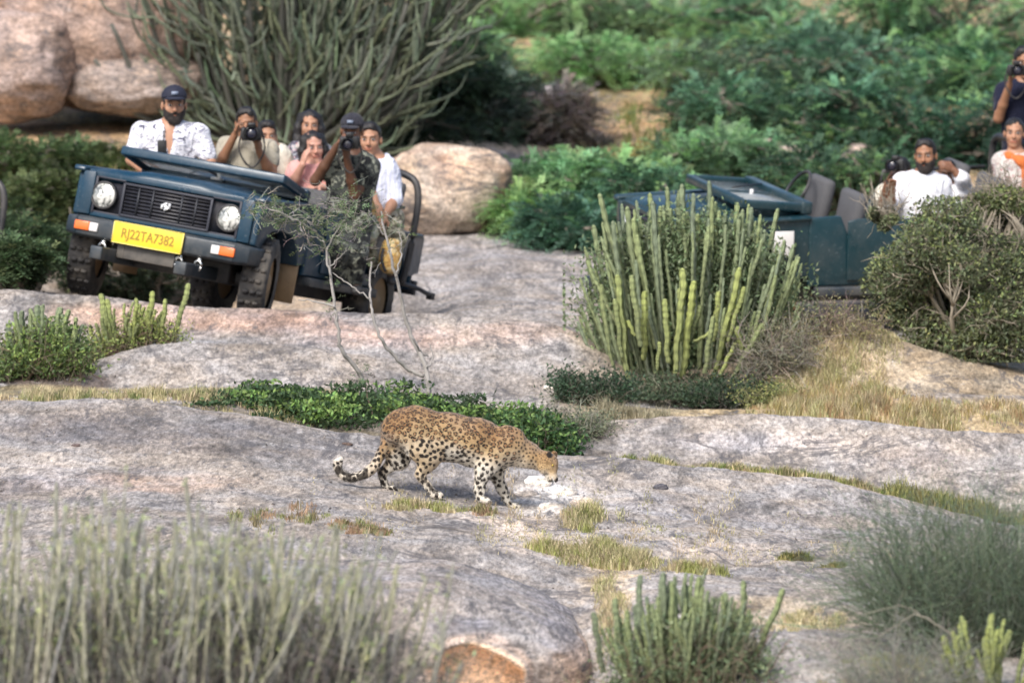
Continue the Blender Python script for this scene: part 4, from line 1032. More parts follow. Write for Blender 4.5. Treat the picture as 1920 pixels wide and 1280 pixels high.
    for i in (0, 1):
        a_, b_, c_ = P(sh[i]), P(el[i]), P(wr[i])
        if sleeve <= 1:
            e = a_ + (b_ - a_) * sleeve; S.cap(a_, e, .072, .068, .04)
        else:
            S.cap(a_, b_, .070, .058, .04); S.cap(b_, b_ + (c_ - b_) * (sleeve - 1), .058, .044, .03)
    if neckline == 'round': S.ell(nb + [0, -.03, .05], (.075, .085, .06), .01, None, 's')
    elif neckline == 'open':
        for k_ in range(7): S.ell(nb + [0, -.10 - .01 * k_, .04 - .036 * k_], (.058 - .007 * k_, .10, .035), .008, None, 's')
        S.ell(nb + [0, -.02, .06], (.070, .080, .05), .01, None, 's')
    shell('shirt', S, shirt, None, .012, 9)
    if collar:
        S = SDF(.006)
        for e in (-1, 1): S.chain([nb + [e * .062, .05, .055], nb + [e * .075, -.02, .045], nb + [e * .045, -.095, -.01], nb + [e * .065, -.12, -.05]], [.018, .020, .018, .008], .01, ((0, 1, 0), 1.4))
        shell('collar', S, shirt)
    if scarf is not None:
        S = SDF(.008); S.chain([nb + [-.10, .02, .01], nb + [-.07, -.08, .0], nb + [.03, -.11, -.05], nb + [.10, -.04, .0], nb + [.09, .05, .02]], [.035, .042, .045, .042, .03], .03)
        S.cap(nb + [.05, -.10, -.05], nb + [.09, -.12, -.32], .05, .045, .03); shell('scarf', S, scarf, None, .010, 14)
    if trousers is not None:
        S = SDF(.009); S.cap(hipc + [-.06, 0, .03], hipc + [.06, 0, .03], .13, .13, .05)
        for i, e in ((0, -.09), (1, .09)):
            S.cap(hipc + [e, 0, 0], kn[i], .105, .082, .05); S.cap(kn[i], kn[i] * .12 + ft[i] * .88, .080, .060, .04)
        shell('trousers', S, trousers, None, .012, 9)
        for i in (0, 1):
            S = SDF(.007); S.cap(ft[i] + [0, .045, -.03], ft[i] + [0, -.14, -.055], .045, .038, .03, ((0, 0, 1), 1.25)); shell('shoe', S, M_black)
    return root
M_cam = simple('camera_body_black', (.012, .012, .013), .45, var=.3, bump=.2); M_camg = simple('front_glass', (.02, .02, .035), .05, var=.2, coat=1)
def photo_camera(label, px, py, d, yaw=0, pitch=0, lens=.16, rl=.045, s=1.0):
    M = Matrix.Translation(at(px, py, d)) @ Matrix.Rotation(R(yaw), 4, 'Z') @ Matrix.Rotation(R(pitch), 4, 'X') @ Matrix.Scale(s, 4)
    r_ = thing('photo_camera', label, 'camera', group='cameras held by the passengers', M=M)
    accp('camera_body', r_, M_cam, lambda a: (a.box((0, .03, 0), (.072, .032, .047)), a.box((-.055, .0, -.004), (.02, .03, .045)), a.box((0, .02, .060), (.028, .034, .020))), bv=.008)
    def ln(a):
        P_ = np.array([(0, 0, 0), (0, -.02, 0), (0, -.021, 0), (0, -lens * .45, 0), (0, -lens * .46, 0), (0, -lens * .8, 0)]); a.tube(P_, [.034, .034, .038, .038, .041, .041], 20)
    lo = accp('lens', r_, M_cam, ln, smooth=False); accp('lens_hood', lo, M_cam, lambda a: a.tube([(0, -lens * .78, 0), (0, -lens, 0)], [rl, rl * 1.12], 20, cap=False))
    accp('front_glass', lo, M_camg, lambda a: a.tube([(0, -lens * .8, 0), (0, -lens * .82, 0)], [.036, .034], 20))
    accp('strap', r_, M_black, lambda a: a.tube(spline([(-.07, .03, .03), (-.09, .04, -.12), (0, .06, -.24), (.09, .04, -.12), (.07, .03, .03)], 20), .007, 4))
    return r_
C_leaf = cloth('white_leaf_print_cloth', (.74, .74, .80), 'leafprint', (.10, .10, .15), (.30, .30, .38), 13, .57)
C_khaki = cloth('pale_khaki_cloth', (.42, .38, .30)); C_cream = cloth('cream_cloth', (.70, .66, .55)); C_camo = cloth('dark_camouflage_cloth', (.05, .055, .05), 'camo', (.012, .013, .014), (.24, .25, .20), 12)
C_white = cloth('white_cloth', (.80, .80, .84)); C_pink = cloth('pink_cloth', (.72, .36, .33)); C_grey = cloth('grey_check_cloth', (.42, .44, .46), 'camo', (.10, .09, .12), (.60, .40, .42), 14)
C_pants = cloth('khaki_pattern_cloth', (.34, .33, .23), 'camo', (.10, .09, .06), (.56, .50, .38), 11); C_navy = cloth('navy_cloth', (.012, .014, .032)); C_bluew = cloth('white_blue_stripe_cloth', (.72, .74, .84), 'stripe', (.50, .53, .70), sc_=9)
C_orange = cloth('orange_cloth', (.62, .17, .05)); C_offw = cloth('offwhite_pattern_cloth', (.60, .56, .52), 'leafprint', (.35, .12, .12), (.4, .4, .45), 18); C_dark = cloth('dark_cloth', (.03, .03, .04))
TL = (.40, .215, .135); TM = (.30, .15, .085); TD = (.20, .095, .055)
person('driver', 'bearded driver in a dark cap and open white leaf-print shirt', 48.6, (327, 197, 0, 6, 2, 0), ((264, 246, .02), (374, 250, .02)), ((247, 300, -.06), (396, 305, -.06)), ((300, 335, -.30), (360, 345, -.30)), (322, 372),
       C_leaf, TL, 'cap', .75, 1.18, 'open', 'full', collar=True, body_r=1.12)
a = Acc(); o_ = at(304, 276, 48.3); rr_ = thing('walkie_talkie', 'small black handset hanging on the chest of the capped driver', 'handset', o_)
accp('handset_body', rr_, M_cam, lambda a: a.box((0, 0, 0), (.036, .014, .055)), bv=.008); accp('antenna', rr_, M_cam, lambda a: a.tube([(.012, 0, .05), (.012, 0, .13)], .006, 6))
person('front_photographer', 'person in a khaki vest hiding behind a big camera beside the driver', 49.0, (462, 232, .02, 0, 4, 0), ((424, 276, 0), (505, 280, 0)), ((405, 322, -.10), (512, 330, -.12)), ((443, 252, -.20), (488, 282, -.22)), (462, 385),
       C_khaki, TM, 'short', .45, 1.05, 'round', None, hnd=(((.3, -.3, .9), (.8, -.2, -.1), 1, .7), ((-.15, -.4, .9), (-.3, -.2, .8), -1, .8)))
photo_camera('big black camera held up by the person beside the driver', 472, 251, 48.66, 2, -3, .17, .052, 1.1)
person('cream_back', 'mostly hidden passenger in a cream shirt behind the first photographer', 49.5, (500, 256, .02, 10, 0, 0), ((488, 288, .02), (528, 292, .02)), ((490, 340, 0), (540, 345, -.04)), ((500, 370, -.2), (520, 372, -.2)), (512, 385),
       C_cream, TL, 'short', .9, 1.0)
person('woman_back', 'long-haired woman sitting upright at the back of the left jeep', 50.0, (581, 236, .0, 5, 0, 3), ((556, 282, 0), (606, 286, 0)), ((546, 330, -.05), (612, 335, -.05)), ((565, 352, -.2), (600, 352, -.2)), (582, 380),
       C_grey, TL, 'long', .8, 1.02, scarf=C_offw)
person('girl_front', 'person in pink resting a hand on the chin behind the folded windscreen', 49.4, (588, 276, .0, 14, 4, -4), ((556, 320, 0), (620, 322, 0)), ((546, 352, -.12), (630, 352, -.05)), ((569, 308, -.20), (600, 350, -.2)), (588, 400),
       C_pink, (.50, .27, .20), 'long', .5, 1.02, hnd=(((.25, .1, 1), (.6, .4, .1), 1, .6), None))
person('camo_photographer', 'photographer in dark camouflage leaning out of the left jeep', 48.5, (660, 246, 0, -8, 8, 4), ((630, 300, 0), (694, 312, .02)), ((592, 338, -.10), (666, 365, -.14)), ((634, 272, -.22), (652, 296, -.26)), (652, 420),
       C_camo, TD, 'cap', .55, 1.08, 'round', 'stubble', trousers=C_camo, knees=((640, 470, -.25), (672, 476, -.2)), feet=((632, 520, -.1), (668, 530, -.1)), hnd=(((.4, -.25, .6), (.7, -.1, -.4), 1, .6), ((-.05, -.4, .8), (-.2, -.3, .9), -1, .9)), body_r=1.15, cap_mat=C_dark)
photo_camera('black camera with strap held by the camouflaged photographer', 655, 268, 48.12, -5, 4, .15, .043, 1.0)
person('youth', 'smooth-faced young man in white at the right end of the left jeep', 49.3, (694, 262, 0, -6, 0, 0), ((690, 306, .02), (728, 318, .02)), ((692, 350, -.05), (742, 372, -.08)), ((706, 378, -.18), (722, 404, -.22)), (712, 420),
       C_bluew, TL, 'short', 1.2, 1.12, 'round', None, trousers=C_pants, knees=((688, 440, -.28), (742, 448, -.24)), feet=((700, 500, -.12), (736, 512, -.15)), collar=True)
# packs between the legs at the near side of the jeep
def pack(label, px, py, d, r, mat, name='backpack'):
    rt = thing(name, label, 'bag', at(px, py, d)); S = SDF(.008); S.ell((0, 0, 0), r, .02); S.ell((0, -r[1] * .6, -r[2] * .35), (r[0] * .7, r[1] * .6, r[2] * .45), .03); S.cap((-r[0] * .5, 0, r[2] * .8), (r[0] * .5, 0, r[2] * .8), .02, .02, .03)
    V, F = S.build(noise_amp=.012, noise_sc=10); V = smooth(V, F, 1); a = Acc(); a.add(V, F); link('bag_body', a.mesh('bag_body', mat, True), rt)
    accp('strap', rt, M_seatd, lambda a: a.tube(spline([(-r[0] * .6, -r[1] * .8, r[2] * .5), (-r[0] * .75, -r[1] * 1.1, -r[2] * .1), (-r[0] * .4, -r[1] * .9, -r[2] * .8)], 10), .012, 5)); return rt
C_must = cloth('mustard_cloth', (.56, .36, .12), 'camo', (.34, .20, .07), (.62, .48, .26), 10); C_pale = cloth('pale_green_cloth', (.36, .37, .28), 'camo', (.16, .16, .11), (.55, .52, .42), 12)
pack('mustard bag on the lap of the young man in white', 683, 395, 48.75, (.10, .09, .085), C_must)
pack('pale green bag under the mustard bag at the side of the jeep', 682, 432, 48.7, (.13, .10, .12), C_pale)
pack('brown and orange sack hanging low beside the roll bar', 732, 482, 48.7, (.09, .08, .14), C_must, 'sack')
person('white_man', 'bearded man in a plain white shirt in the right jeep, head turned to us', 50.9, (1735, 292, 0, -14, 2, -3), ((1690, 342, -.02), (1768, 346, .08)), ((1668, 392, -.12), (1776, 398, .05)), ((1668, 352, -.30), (1730, 410, -.15)), (1728, 452),
       C_white, TM, 'short', 1.35, 1.12, 'round', 'full', collar=True, body_r=1.2)
person('dark_front', 'person with face behind a camera, left of the bearded man in white', 51.4, (1688, 322, .03, -20, 2, 0), ((1660, 362, 0), (1700, 364, .04)), ((1650, 400, -.1), (1700, 402, -.1)), ((1660, 342, -.22), (1694, 344, -.22)), (1684, 440),
       C_cream, TD, 'short', 1.2, 1.0, hnd=(((.3, -.4, .7), (.6, -.2, -.2), 1, .7), ((-.25, -.4, .7), (-.5, -.2, .2), -1, .8)))
photo_camera('dark camera aimed from beside the white shirted man', 1678, 310, 51.0, -18, 0, .14, .046, 1.0)
person('white_back', 'dark-haired passenger holding a hand to the face behind the bearded man in white', 51.8, (1775, 326, .0, -10, 6, 5), ((1766, 360, 0), (1806, 352, 0)), ((1770, 395, 0), (1800, 334, -.14)), ((1768, 410, -.1), (1785, 318, -.16)), (1788, 440),
       C_white, TD, 'short', 1.5, .95, beard=None, hnd=(None, ((-.6, -.2, .3), (-.3, .8, -.2), -1, .7)))
person('standing_man', 'standing man in a navy T-shirt raising a camera at the right edge', 52.6, (1919, 118, .02, 4, 4, 0), ((1882, 168, 0), (1958, 170, .02)), ((1870, 222, -.10), (1972, 230, -.1)), ((1888, 158, -.24), (1925, 160, -.24)), (1918, 300),
       C_navy, TM, 'short', .6, 1.08, trousers=C_dark, knees=((1896, 400, -.03), (1940, 400, 0)), feet=((1894, 495, 0), (1945, 497, .03)), hnd=(((.1, -.35, 1), (.9, -.2, 0), 1, .6), ((-.2, -.3, .9), (-.6, -.2, .2), -1, .8)), body_r=1.2)
photo_camera('black camera raised by the standing man in navy', 1906, 132, 52.22, 0, 0, .14, .044, 1.0)
person('edge_woman', 'woman with tied dark hair, pale top and orange scarf at the right edge', 51.5, (1901, 250, 0, -6, 0, 2), ((1878, 300, 0), (1932, 302, 0)), ((1880, 352, -.04), (1944, 352, -.05)), ((1898, 392, -.18), (1930, 392, -.18)), (1906, 425),
       C_offw, TL, 'bun', .9, 1.04, scarf=C_orange)
# ------------------------------------------------------------------ plants
def vc(base, var, n): return np.clip(np.array(base) * (1 + var * rng.normal(size=(n, 1))) * (1 + .06 * rng.normal(size=(n, 3))), .005, .9)
def leafcards(acc, C, A, B, col):
    """diamond leaves: centres C, half-length vectors A, half-width vectors B"""
    n = len(C); V = np.stack([C - A, C - A * .1 + B, C + A, C - A * .1 - B], 1).reshape(-1, 3)
    acc.add(V, np.arange(4 * n).reshape(n, 4), np.repeat(col, 4, axis=0))
def unit(v): return v / (np.linalg.norm(v, axis=-1, keepdims=True) + 1e-9)
def sprays(acc, O, D, L_, leaf, width, per, col, droop=.2, flat=.6, jitter=.25):
    """leaflets in two rows along short twigs: O origins, D directions"""
    n = len(O); D = unit(D); up = np.tile([0, 0, 1.], (n, 1)) + .5 * rng.normal(size=(n, 3)) * (1 - flat); side = unit(np.cross(D, up)); nn = np.cross(side, D)
    for j in range(per):
        t = (j // 2 + .5) / (per / 2); sg = 1 if j % 2 else -1
        p = O + D * (L_ * t)[:, None] - np.array([0, 0, 1.]) * (droop * L_ * t * t)[:, None]
        a = unit(side * sg + D * .6 + jitter * rng.normal(size=(n, 3))) * (leaf * rng.uniform(.7, 1.2, (n, 1))); b = unit(np.cross(a, nn + jitter * rng.normal(size=(n, 3)))) * width
        leafcards(acc, p + a, a, b, col * rng.uniform(.85, 1.15, (n, 1)))
def crown_points(lobes, n, shell=.75):
    """points near the outside of a union of ellipsoids (c, r)"""
    vol = np.array([np.prod(l[1]) ** (2 / 3) for l in lobes]); k = rng.choice(len(lobes), n, p=vol / vol.sum())
    c = np.array([l[0] for l in lobes])[k]; r = np.array([l[1] for l in lobes])[k]; u = unit(rng.normal(size=(n, 3)))
    rad = shell + (1.08 - shell) * rng.random((n, 1)) ** .7; deep = rng.random(n) < .25; rad[deep] *= rng.uniform(.3, 1, (deep.sum(), 1))
    return c + u * r * rad, u, k
def branch_net(acc, base, lobes, r0=.05, sub=5, sides=6):
    for c, r in lobes:
        mid = (np.array(base) + np.array(c)) / 2 + rng.normal(size=3) * .12 * np.linalg.norm(np.array(c) - base) * [1, 1, .3]
        P = spline([base, mid, c], 9); acc.tube(P, np.linspace(r0, r0 * .3, 9), sides)
        for _ in range(sub):
            t = rng.integers(4, 9); e = np.array(c) + unit(rng.normal(size=3)) * r * .85; P2 = spline([P[t], (P[t] + e) / 2 + rng.normal(size=3) * .05, e], 6); acc.tube(P2, np.linspace(r0 * .4, r0 * .1, 6), 4)
def tree(name, label, cat, pxy, d, rx, rz, ry=None, nlobe=9, nspray=2400, leaf=.035, width=.009, per=12, sl=.16, col=(.07, .12, .045), cvar=.22, tips=None, tipfrac=.15, base=None, group=None, droop=.3, twigs=True, flat=.6, lobe_r=.42, trunk=.05, leafcat='crown', shell=.75, lobe_z=1.0):
    c = at(pxy[0], pxy[1], d); ry = ry or rx; bx = c.x if base is None else (base - 960) / FPX * d; b = Vector((bx, d, gz(bx, d) - .03))
    root = thing(name, label, cat, b, group); C0 = np.array(c - b)
    lobes = []
    for i in range(nlobe):
        u = unit(rng.normal(size=3)); rr = rng.uniform(.35, 1) ** .5; q = C0 + u * rr * np.array([rx, ry, rz]) * (1 - lobe_r * .6)
        k_ = lobe_r * rng.uniform(.7, 1.25); lobes.append((q, np.array([rx * k_, ry * k_, rz * k_ * .8 * lobe_z])))
    a = Acc(); branch_net(a, np.array([0, 0, 0.]), lobes, trunk); link('trunk', a.mesh('trunk', M_bark, True), root)
    P_, u, k = crown_points(lobes, nspray, shell); P_[:, 2] = np.maximum(P_[:, 2], .02 + 0 * P_[:, 2])
    lc = 1 + .38 * rng.normal(size=(nlobe, 1)); colr = vc(col, cvar, nspray) * np.clip(lc[k], .45, 1.7)
    if tips is not None:
        tl = rng.random(nlobe) < tipfrac; m = tl[k] & (rng.random(nspray) < .8) | (rng.random(nspray) < tipfrac * .25); colr[m] = vc(tips, .2, m.sum())
    D = u + [0, 0, .25] + .5 * rng.normal(size=(nspray, 3)); D[:, 2] *= .6
    a = Acc(); sprays(a, P_, D, sl * rng.uniform(.6, 1.3, nspray), leaf, width, per, colr, droop, flat)
    o = link(leafcat, a.mesh(leafcat, M_leaf), root)
    return root
# --- candelabra spurge: ribbed fleshy stems; six stem shapes share mesh data
def stem_mesh(k, colb, colt, bend=.08, ribs=5, knob=.16, smooth_=True, nseg=34, woody=.0):
    a = Acc(); t = np.concatenate([np.linspace(0, .962, nseg - 4), [.975, .985, .993, 1.]]); ph = rng.uniform(0, 6.28); bx = bend * rng.uniform(.4, 1.2)
    P_ = np.stack([bx * np.sin(t * 2.2) * math.cos(ph) * t + .008 * np.sin(17 * t + ph), bx * t * t * math.sin(ph) + .008 * np.cos(13 * t), t], -1)
    r = np.ones(nseg) * (.8 + .25 * np.sin(t * 2.4)); r *= np.where(t > .962, np.sqrt(np.clip(1 - ((t - .962) / .038) ** 2, .03, 1)), 1)
    r = r * (1 + knob * np.sin(np.arange(nseg) * 2.4 + ph))
    n = ribs * 2; V = []; C = []
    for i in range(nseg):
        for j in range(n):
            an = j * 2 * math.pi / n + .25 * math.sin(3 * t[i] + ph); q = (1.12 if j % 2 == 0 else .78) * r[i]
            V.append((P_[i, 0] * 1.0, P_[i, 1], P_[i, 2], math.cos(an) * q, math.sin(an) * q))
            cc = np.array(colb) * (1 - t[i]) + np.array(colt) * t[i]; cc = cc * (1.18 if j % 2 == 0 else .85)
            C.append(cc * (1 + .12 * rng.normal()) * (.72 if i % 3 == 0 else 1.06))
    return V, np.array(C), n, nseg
def make_stems(kind, colb, colt, count=6, ratio=.035, **kw):
    """unit-height meshes with thickness = ratio of height 1; real thickness set per stem by x/y scale"""
    out = []
    for k in range(count):
        V, C, n, nseg = stem_mesh(k, colb, colt, **kw); V = np.array(V)
        W_ = np.stack([V[:, 0] / ratio * .0 + V[:, 3], V[:, 4], V[:, 2]], -1)   # unit radius 1, height 1; bend stored separately
        W_[:, 0] += V[:, 0] * 30; W_[:, 1] += V[:, 1] * 30
        ix = np.arange(n * nseg).reshape(nseg, n); ix2 = np.roll(ix, -1, 1)
        a = Acc(); a.add(W_, np.stack([ix[:-1], ix2[:-1], ix2[1:], ix[1:]], -1).reshape(-1, 4), np.clip(C, .01, .9)); a.F.append(np.array([list(ix[-1])]))
        out.append(a.mesh('stem_' + kind, M_spurge, True))
    return out
M_spurge = vcol_mat('spurge_skin', .6, 22, .4, .6, 50, .01, orand=.18, spec=.35)
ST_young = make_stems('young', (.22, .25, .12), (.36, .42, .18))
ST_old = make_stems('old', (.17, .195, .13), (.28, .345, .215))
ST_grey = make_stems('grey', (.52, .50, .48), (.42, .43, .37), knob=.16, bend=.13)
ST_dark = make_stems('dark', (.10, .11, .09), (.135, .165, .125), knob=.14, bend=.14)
def put_stem(root, me, p, L_, r, tx, ty, nm='stem'):
    o = link(nm, me, root, p); o.rotation_euler = (ty, tx, rng.uniform(0, .6) - .3); o.scale = (r, r, L_); return o
def spurge(label, pxc, d, n, spread, hgt, r, stems, lean=.35, group=None, depth=None, fork=.5, name='spurge_bush', dz=0):
    """many upright stems from a common base, forking candelabra fashion"""
    b = ground(pxc, d); b.z += dz; root = thing(name, label, 'cactus', b, group); depth = depth or spread * .7
    for i in range(n):
        u = rng.uniform(-1, 1); v = rng.uniform(-1, 1) * math.sqrt(max(0, 1 - u * u)); x, y = u * spread * .6, v * depth * .6
        z = gz(b.x + x, b.y + y) - b.z - .03 if dz == 0 else -.03
        h = hgt * (1 - .30 * u * u) * rng.uniform(.62, 1.05); tx = lean * u * rng.uniform(.6, 1.2) + .05 * rng.normal(); ty = -lean * .6 * v + .06 * rng.normal()
        rr = r * rng.uniform(.75, 1.2)
        put_stem(root, stems[rng.integers(len(stems))], (x, y, z), h, rr, tx, ty)
        if rng.random() < fork:
            sx, sy = math.sin(tx), -math.sin(ty); t = rng.uniform(.25, .5); q = (x + sx * h * t, y + sy * h * t, z + h * t * math.cos(tx))
            put_stem(root, stems[rng.integers(len(stems))], q, h * rng.uniform(.35, .6), rr * .85, tx + rng.choice([-1, 1]) * rng.uniform(.15, .45), ty + .1 * rng.normal())
    return root
def twigs(acc, O, D, L_, r, seg=5, wob=.25, fork=2, col=None):
    n = len(O)
    for i in range(n):
        P_ = [O[i]]; dr = unit(D[i]); st = L_[i] / seg
        for j in range(seg): dr = unit(dr + wob * rng.normal(size=3)); P_.append(P_[-1] + dr * st)
        acc.tube(P_, np.linspace(r, r * .35, seg + 1), 3, col=None if col is None else col[i], cap=False)
        for _ in range(fork):
            j = rng.integers(1, seg); dd = unit(dr + .8 * rng.normal(size=3)); e = P_[j] + dd * L_[i] * .35; acc.tube([P_[j], (P_[j] + e) / 2 + rng.normal(size=3) * .01, e], [r * .6, r * .4, r * .25], 3, col=None if col is None else col[i], cap=False)
M_twig = vcol_mat('twigs', .85, 8, .25, 0)
def twig_bush(label, pxc, d, rx, rz, n, L_, r, col, leafcol=None, nleaf=0, name='twiggy_shrub', group=None, up=.8, cat='shrub', ry=None, wob=.25, leaf=.014):
    b = ground(pxc, d); root = thing(name, label, cat, b, group); ry = ry or rx * .6
    u = rng.uniform(-1, 1, (n, 2)); O = np.stack([u[:, 0] * rx * .55, u[:, 1] * ry * .55, np.zeros(n)], -1)
    O[:, 2] = height(b.x + O[:, 0], b.y + O[:, 1]) - b.z - .01
    D = np.stack([u[:, 0] * rx * .9, u[:, 1] * ry * .8, np.full(n, rz) * up], -1) + .25 * rz * rng.normal(size=(n, 3)); D[:, 2] = np.abs(D[:, 2]) + .1 * rz
    LL = rz * rng.uniform(.5, 1.15, n) * L_; C = vc(col, .25, n)
    a = Acc(); twigs(a, O, D, LL, r, 6, wob, 3, C); link('branches', a.mesh('branches', M_twig), root)
    if nleaf:
        k = rng.integers(0, n, nleaf); t = rng.uniform(.25, 1.05, (nleaf, 1)); P_ = O[k] + unit(D[k]) * LL[k][:, None] * t + .07 * rz * rng.normal(size=(nleaf, 3)) * (1 + t)
        P_[:, 2] = np.maximum(P_[:, 2], .01)
        A = unit(rng.normal(size=(nleaf, 3))) * leaf; B = unit(np.cross(A, rng.normal(size=(nleaf, 3)))) * leaf * .42
        a = Acc(); leafcards(a, P_, A, B, vc(leafcol, .28, nleaf)); link('foliage', a.mesh('foliage', M_leaf), root)
    return root
def grass_patch(acc, P_, h, lean, col, w_=.004):
    """P_ root points (n,3)"""
    n = len(P_); an = rng.uniform(0, 6.28, n); hh = h * rng.uniform(.45, 1.25, n); ln = lean * rng.uniform(.2, 1.3, n)
    dx = np.cos(an) * ln * hh; dy = np.sin(an) * ln * hh; wx = np.stack([-np.sin(an), np.cos(an), 0 * an], -1) * w_; wx[:, 0] = np.where(np.abs(wx[:, 0]) < w_ * .5, w_ * .7, wx[:, 0])
    m = P_ + np.stack([dx * .35, dy * .35, hh * .6], -1); t = P_ + np.stack([dx, dy, hh], -1)
    V = np.stack([P_ - wx, P_ + wx, m + wx * .75, m - wx * .75, t], 1).reshape(-1, 3); o = np.arange(n)[:, None] * 5
    acc.add(V, np.concatenate([o + [0, 1, 2, 3]]), np.repeat(col, 5, axis=0)); acc.F.append(np.concatenate([o + [3, 2, 4]]) + acc.n - len(V))
def grass_px(name, label, regions, h, n, cols, lean=.5, w_=.0028, kind='stuff', cat=None):
    """regions: (px0, px1, d0, d1, weight): clumped roots on the terrain, thinning raggedly towards the region's rim"""
    Ps = []; Cs = []; Hs = []
    for rg in regions:
        px0, px1, d0, d1, wt = rg; m = int(n * wt * 2.2); nc = max(4, m // 22)
        cp = rng.uniform(px0, px1, nc); cf = rng.uniform(0, 1, nc)
        q = np.stack([cp / 55, cf * 2.2 * np.ones(nc), np.full(nc, 3. + d0 if not callable(d0) else 3.)], -1)
        k_ = fbm(q, 1.0, 3, 31) + .35 - 1.1 * np.abs(2 * (cp - px0) / (px1 - px0) - 1) ** 3 - .7 * np.abs(2 * cf - 1) ** 2 + .2 * rng.normal(size=nc)
        keep = k_ > -.12; cp, cf, k_ = cp[keep], cf[keep], k_[keep]; nc = len(cp); 
        if nc == 0: continue
        m = int(n * wt * 1.5); k = rng.integers(0, nc, m)
        px = cp[k] + rng.normal(size=m) * 6; f = np.clip(cf[k] + .06 * rng.normal(size=m), -.1, 1.1)
        dd0 = d0(px) if callable(d0) else d0; dd1 = d1(px) if callable(d1) else d1
        d = dd0 + (dd1 - dd0) * f; x = (px - 960) / FPX * d; z = height(x, d) - .004
        Ps.append(np.stack([x, d, z], -1)); cc = np.array(cols)[rng.integers(0, len(cols), nc)][k]; Cs.append(cc * (1 + .2 * rng.normal(size=(m, 1)))); Hs.append(np.clip(.55 + k_[k] * .9, .3, 1.4))
    P_ = np.concatenate(Ps); C = np.clip(np.concatenate(Cs), .02, .8); a = Acc(); grass_patch(a, P_, h * np.concatenate(Hs), lean, C, w_)
    o = link(name, a.mesh(name, M_grass)); tag(o, label, cat, None, kind); return o
DRY = [(.50, .44, .24), (.58, .50, .31), (.40, .39, .19), (.52, .42, .27)]; GRN = [(.20, .26, .08), (.30, .34, .11), (.36, .36, .14)]
# --- background hillside, back to front
BRI = (.28, .44, .17)
def hill(nm, lb, pxy, d, rx, rz, col, tf=.2, ns=2400, tips=BRI, nl=30, leaf=.026, lr=.34, **kw):
    if col[1] > col[0] * 1.2: col = (col[0] * 1.25, col[1] * 1.2, col[2] * 1.15); tips = (tips[0], tips[1] * 1.05, tips[2] * 1.15)
    return tree(nm, lb, 'tree' if nm == 'acacia_tree' else 'bush', pxy, d, rx, rz, nlobe=nl, nspray=int(ns * .72), leaf=leaf, width=.009, per=22, sl=.30, shell=.15, droop=.30, flat=.85, lobe_z=.55, col=col, tips=tips, tipfrac=tf * 1.5, lobe_r=lr, cvar=.3, **kw)
hill('acacia_tree', 'bright green feathery tree along the top edge, right of the big spurge', (950, 10), 69, 1.2, .62, (0.162, 0.312, 0.139), .35)
hill('acacia_tree', 'feathery tree with grey-green boughs at the middle of the top edge', (1190, 40), 69.5, 1.2, .55, (0.176, 0.275, 0.171), .2)
hill('acacia_tree', 'tree with bluish green boughs at the upper right', (1440, 70), 68.5, 1.3, .62, (0.115, 0.225, 0.139), .15)
hill('acacia_tree', 'dense tree filling the top right corner of the picture', (1780, 40), 67, 1.6, .75, (0.101, 0.213, 0.116), .15, 3400)
hill('acacia_tree', 'tree between the upper right boughs and the right jeep', (1560, 140), 65, 1.1, .55, (0.095, 0.188, 0.124), .12)
hill('acacia_tree', 'tree above the navy shirted man and below the top right corner', (1830, 170), 64, 1.0, .55, (0.074, 0.163, 0.093), .1)
hill('acacia_tree', 'bright boughed tree just above the bare hillside opening', (1110, 120), 66, 1.0, .30, (0.162, 0.312, 0.139), .4, 1900)
hill('acacia_tree', 'dark tree behind the right jeep windscreen', (1400, 225), 61.5, .95, .46, (0.074, 0.156, 0.093), .12)
hill('acacia_tree', 'grey-green tree right of the bare hillside opening', (1350, 150), 64, .75, .40, (0.149, 0.237, 0.155), .25, 2000)
hill('acacia_tree', 'dark tree above the white shirted man with one bright sprig', (1640, 230), 60.5, 1.1, .52, (0.061, 0.138, 0.085), .12)
hill('acacia_tree', 'very dark tree behind the standing man in navy', (1860, 270), 60, .8, .62, (0.038, 0.088, 0.062), .04)
hill('scrub_bush', 'low dark bush under the trees above the right jeep bonnet', (1340, 300), 58.5, .75, .28, (0.115, 0.206, 0.116), .2, 2000)
hill('scrub_bush', 'low dark bush behind the seats of the right jeep', (1580, 330), 57.5, .75, .28, (0.061, 0.125, 0.078), .1, 2000)
hill('scrub_bush', 'blue-grey shadowy bush right of the big spurge', (925, 205), 62, .66, .56, (.08, .13, .09), .2, 2600, (.13, .17, .13), leaf=.026)
hill('scrub_bush', 'pale grey dry bush beside the bare hillside opening', (1060, 220), 62, .34, .42, (0.297, 0.263, 0.264), .3, 1500, (.30, .26, .21), leaf=.022)
hill('scrub_bush', 'green bush between the big spurge and the bright top edge tree', (880, 110), 64, .6, .42, (0.135, 0.237, 0.139), .2, 1800)
hill('scrub_bush', 'spreading green bush right of the tan boulder', (1110, 345), 57.2, .80, .24, (0.135, 0.263, 0.139), .25, 2800, leaf=.028)
hill('scrub_bush', 'dark lower bush between the rock path and the tall green cactus', (1085, 430), 55.0, .60, .20, (0.074, 0.163, 0.109), .15, 2200, (.12, .24, .09), leaf=.026)
hill('scrub_bush', 'dark green bush behind the tall green cactus', (1215, 390), 55.5, .60, .36, (0.088, 0.188, 0.109), .15, 2200, leaf=.026)
hill('scrub_bush', 'small bright green bush touching the right side of the tan boulder', (990, 400), 56.0, .26, .18, (0.216, 0.350, 0.139), .4, 900, leaf=.024)
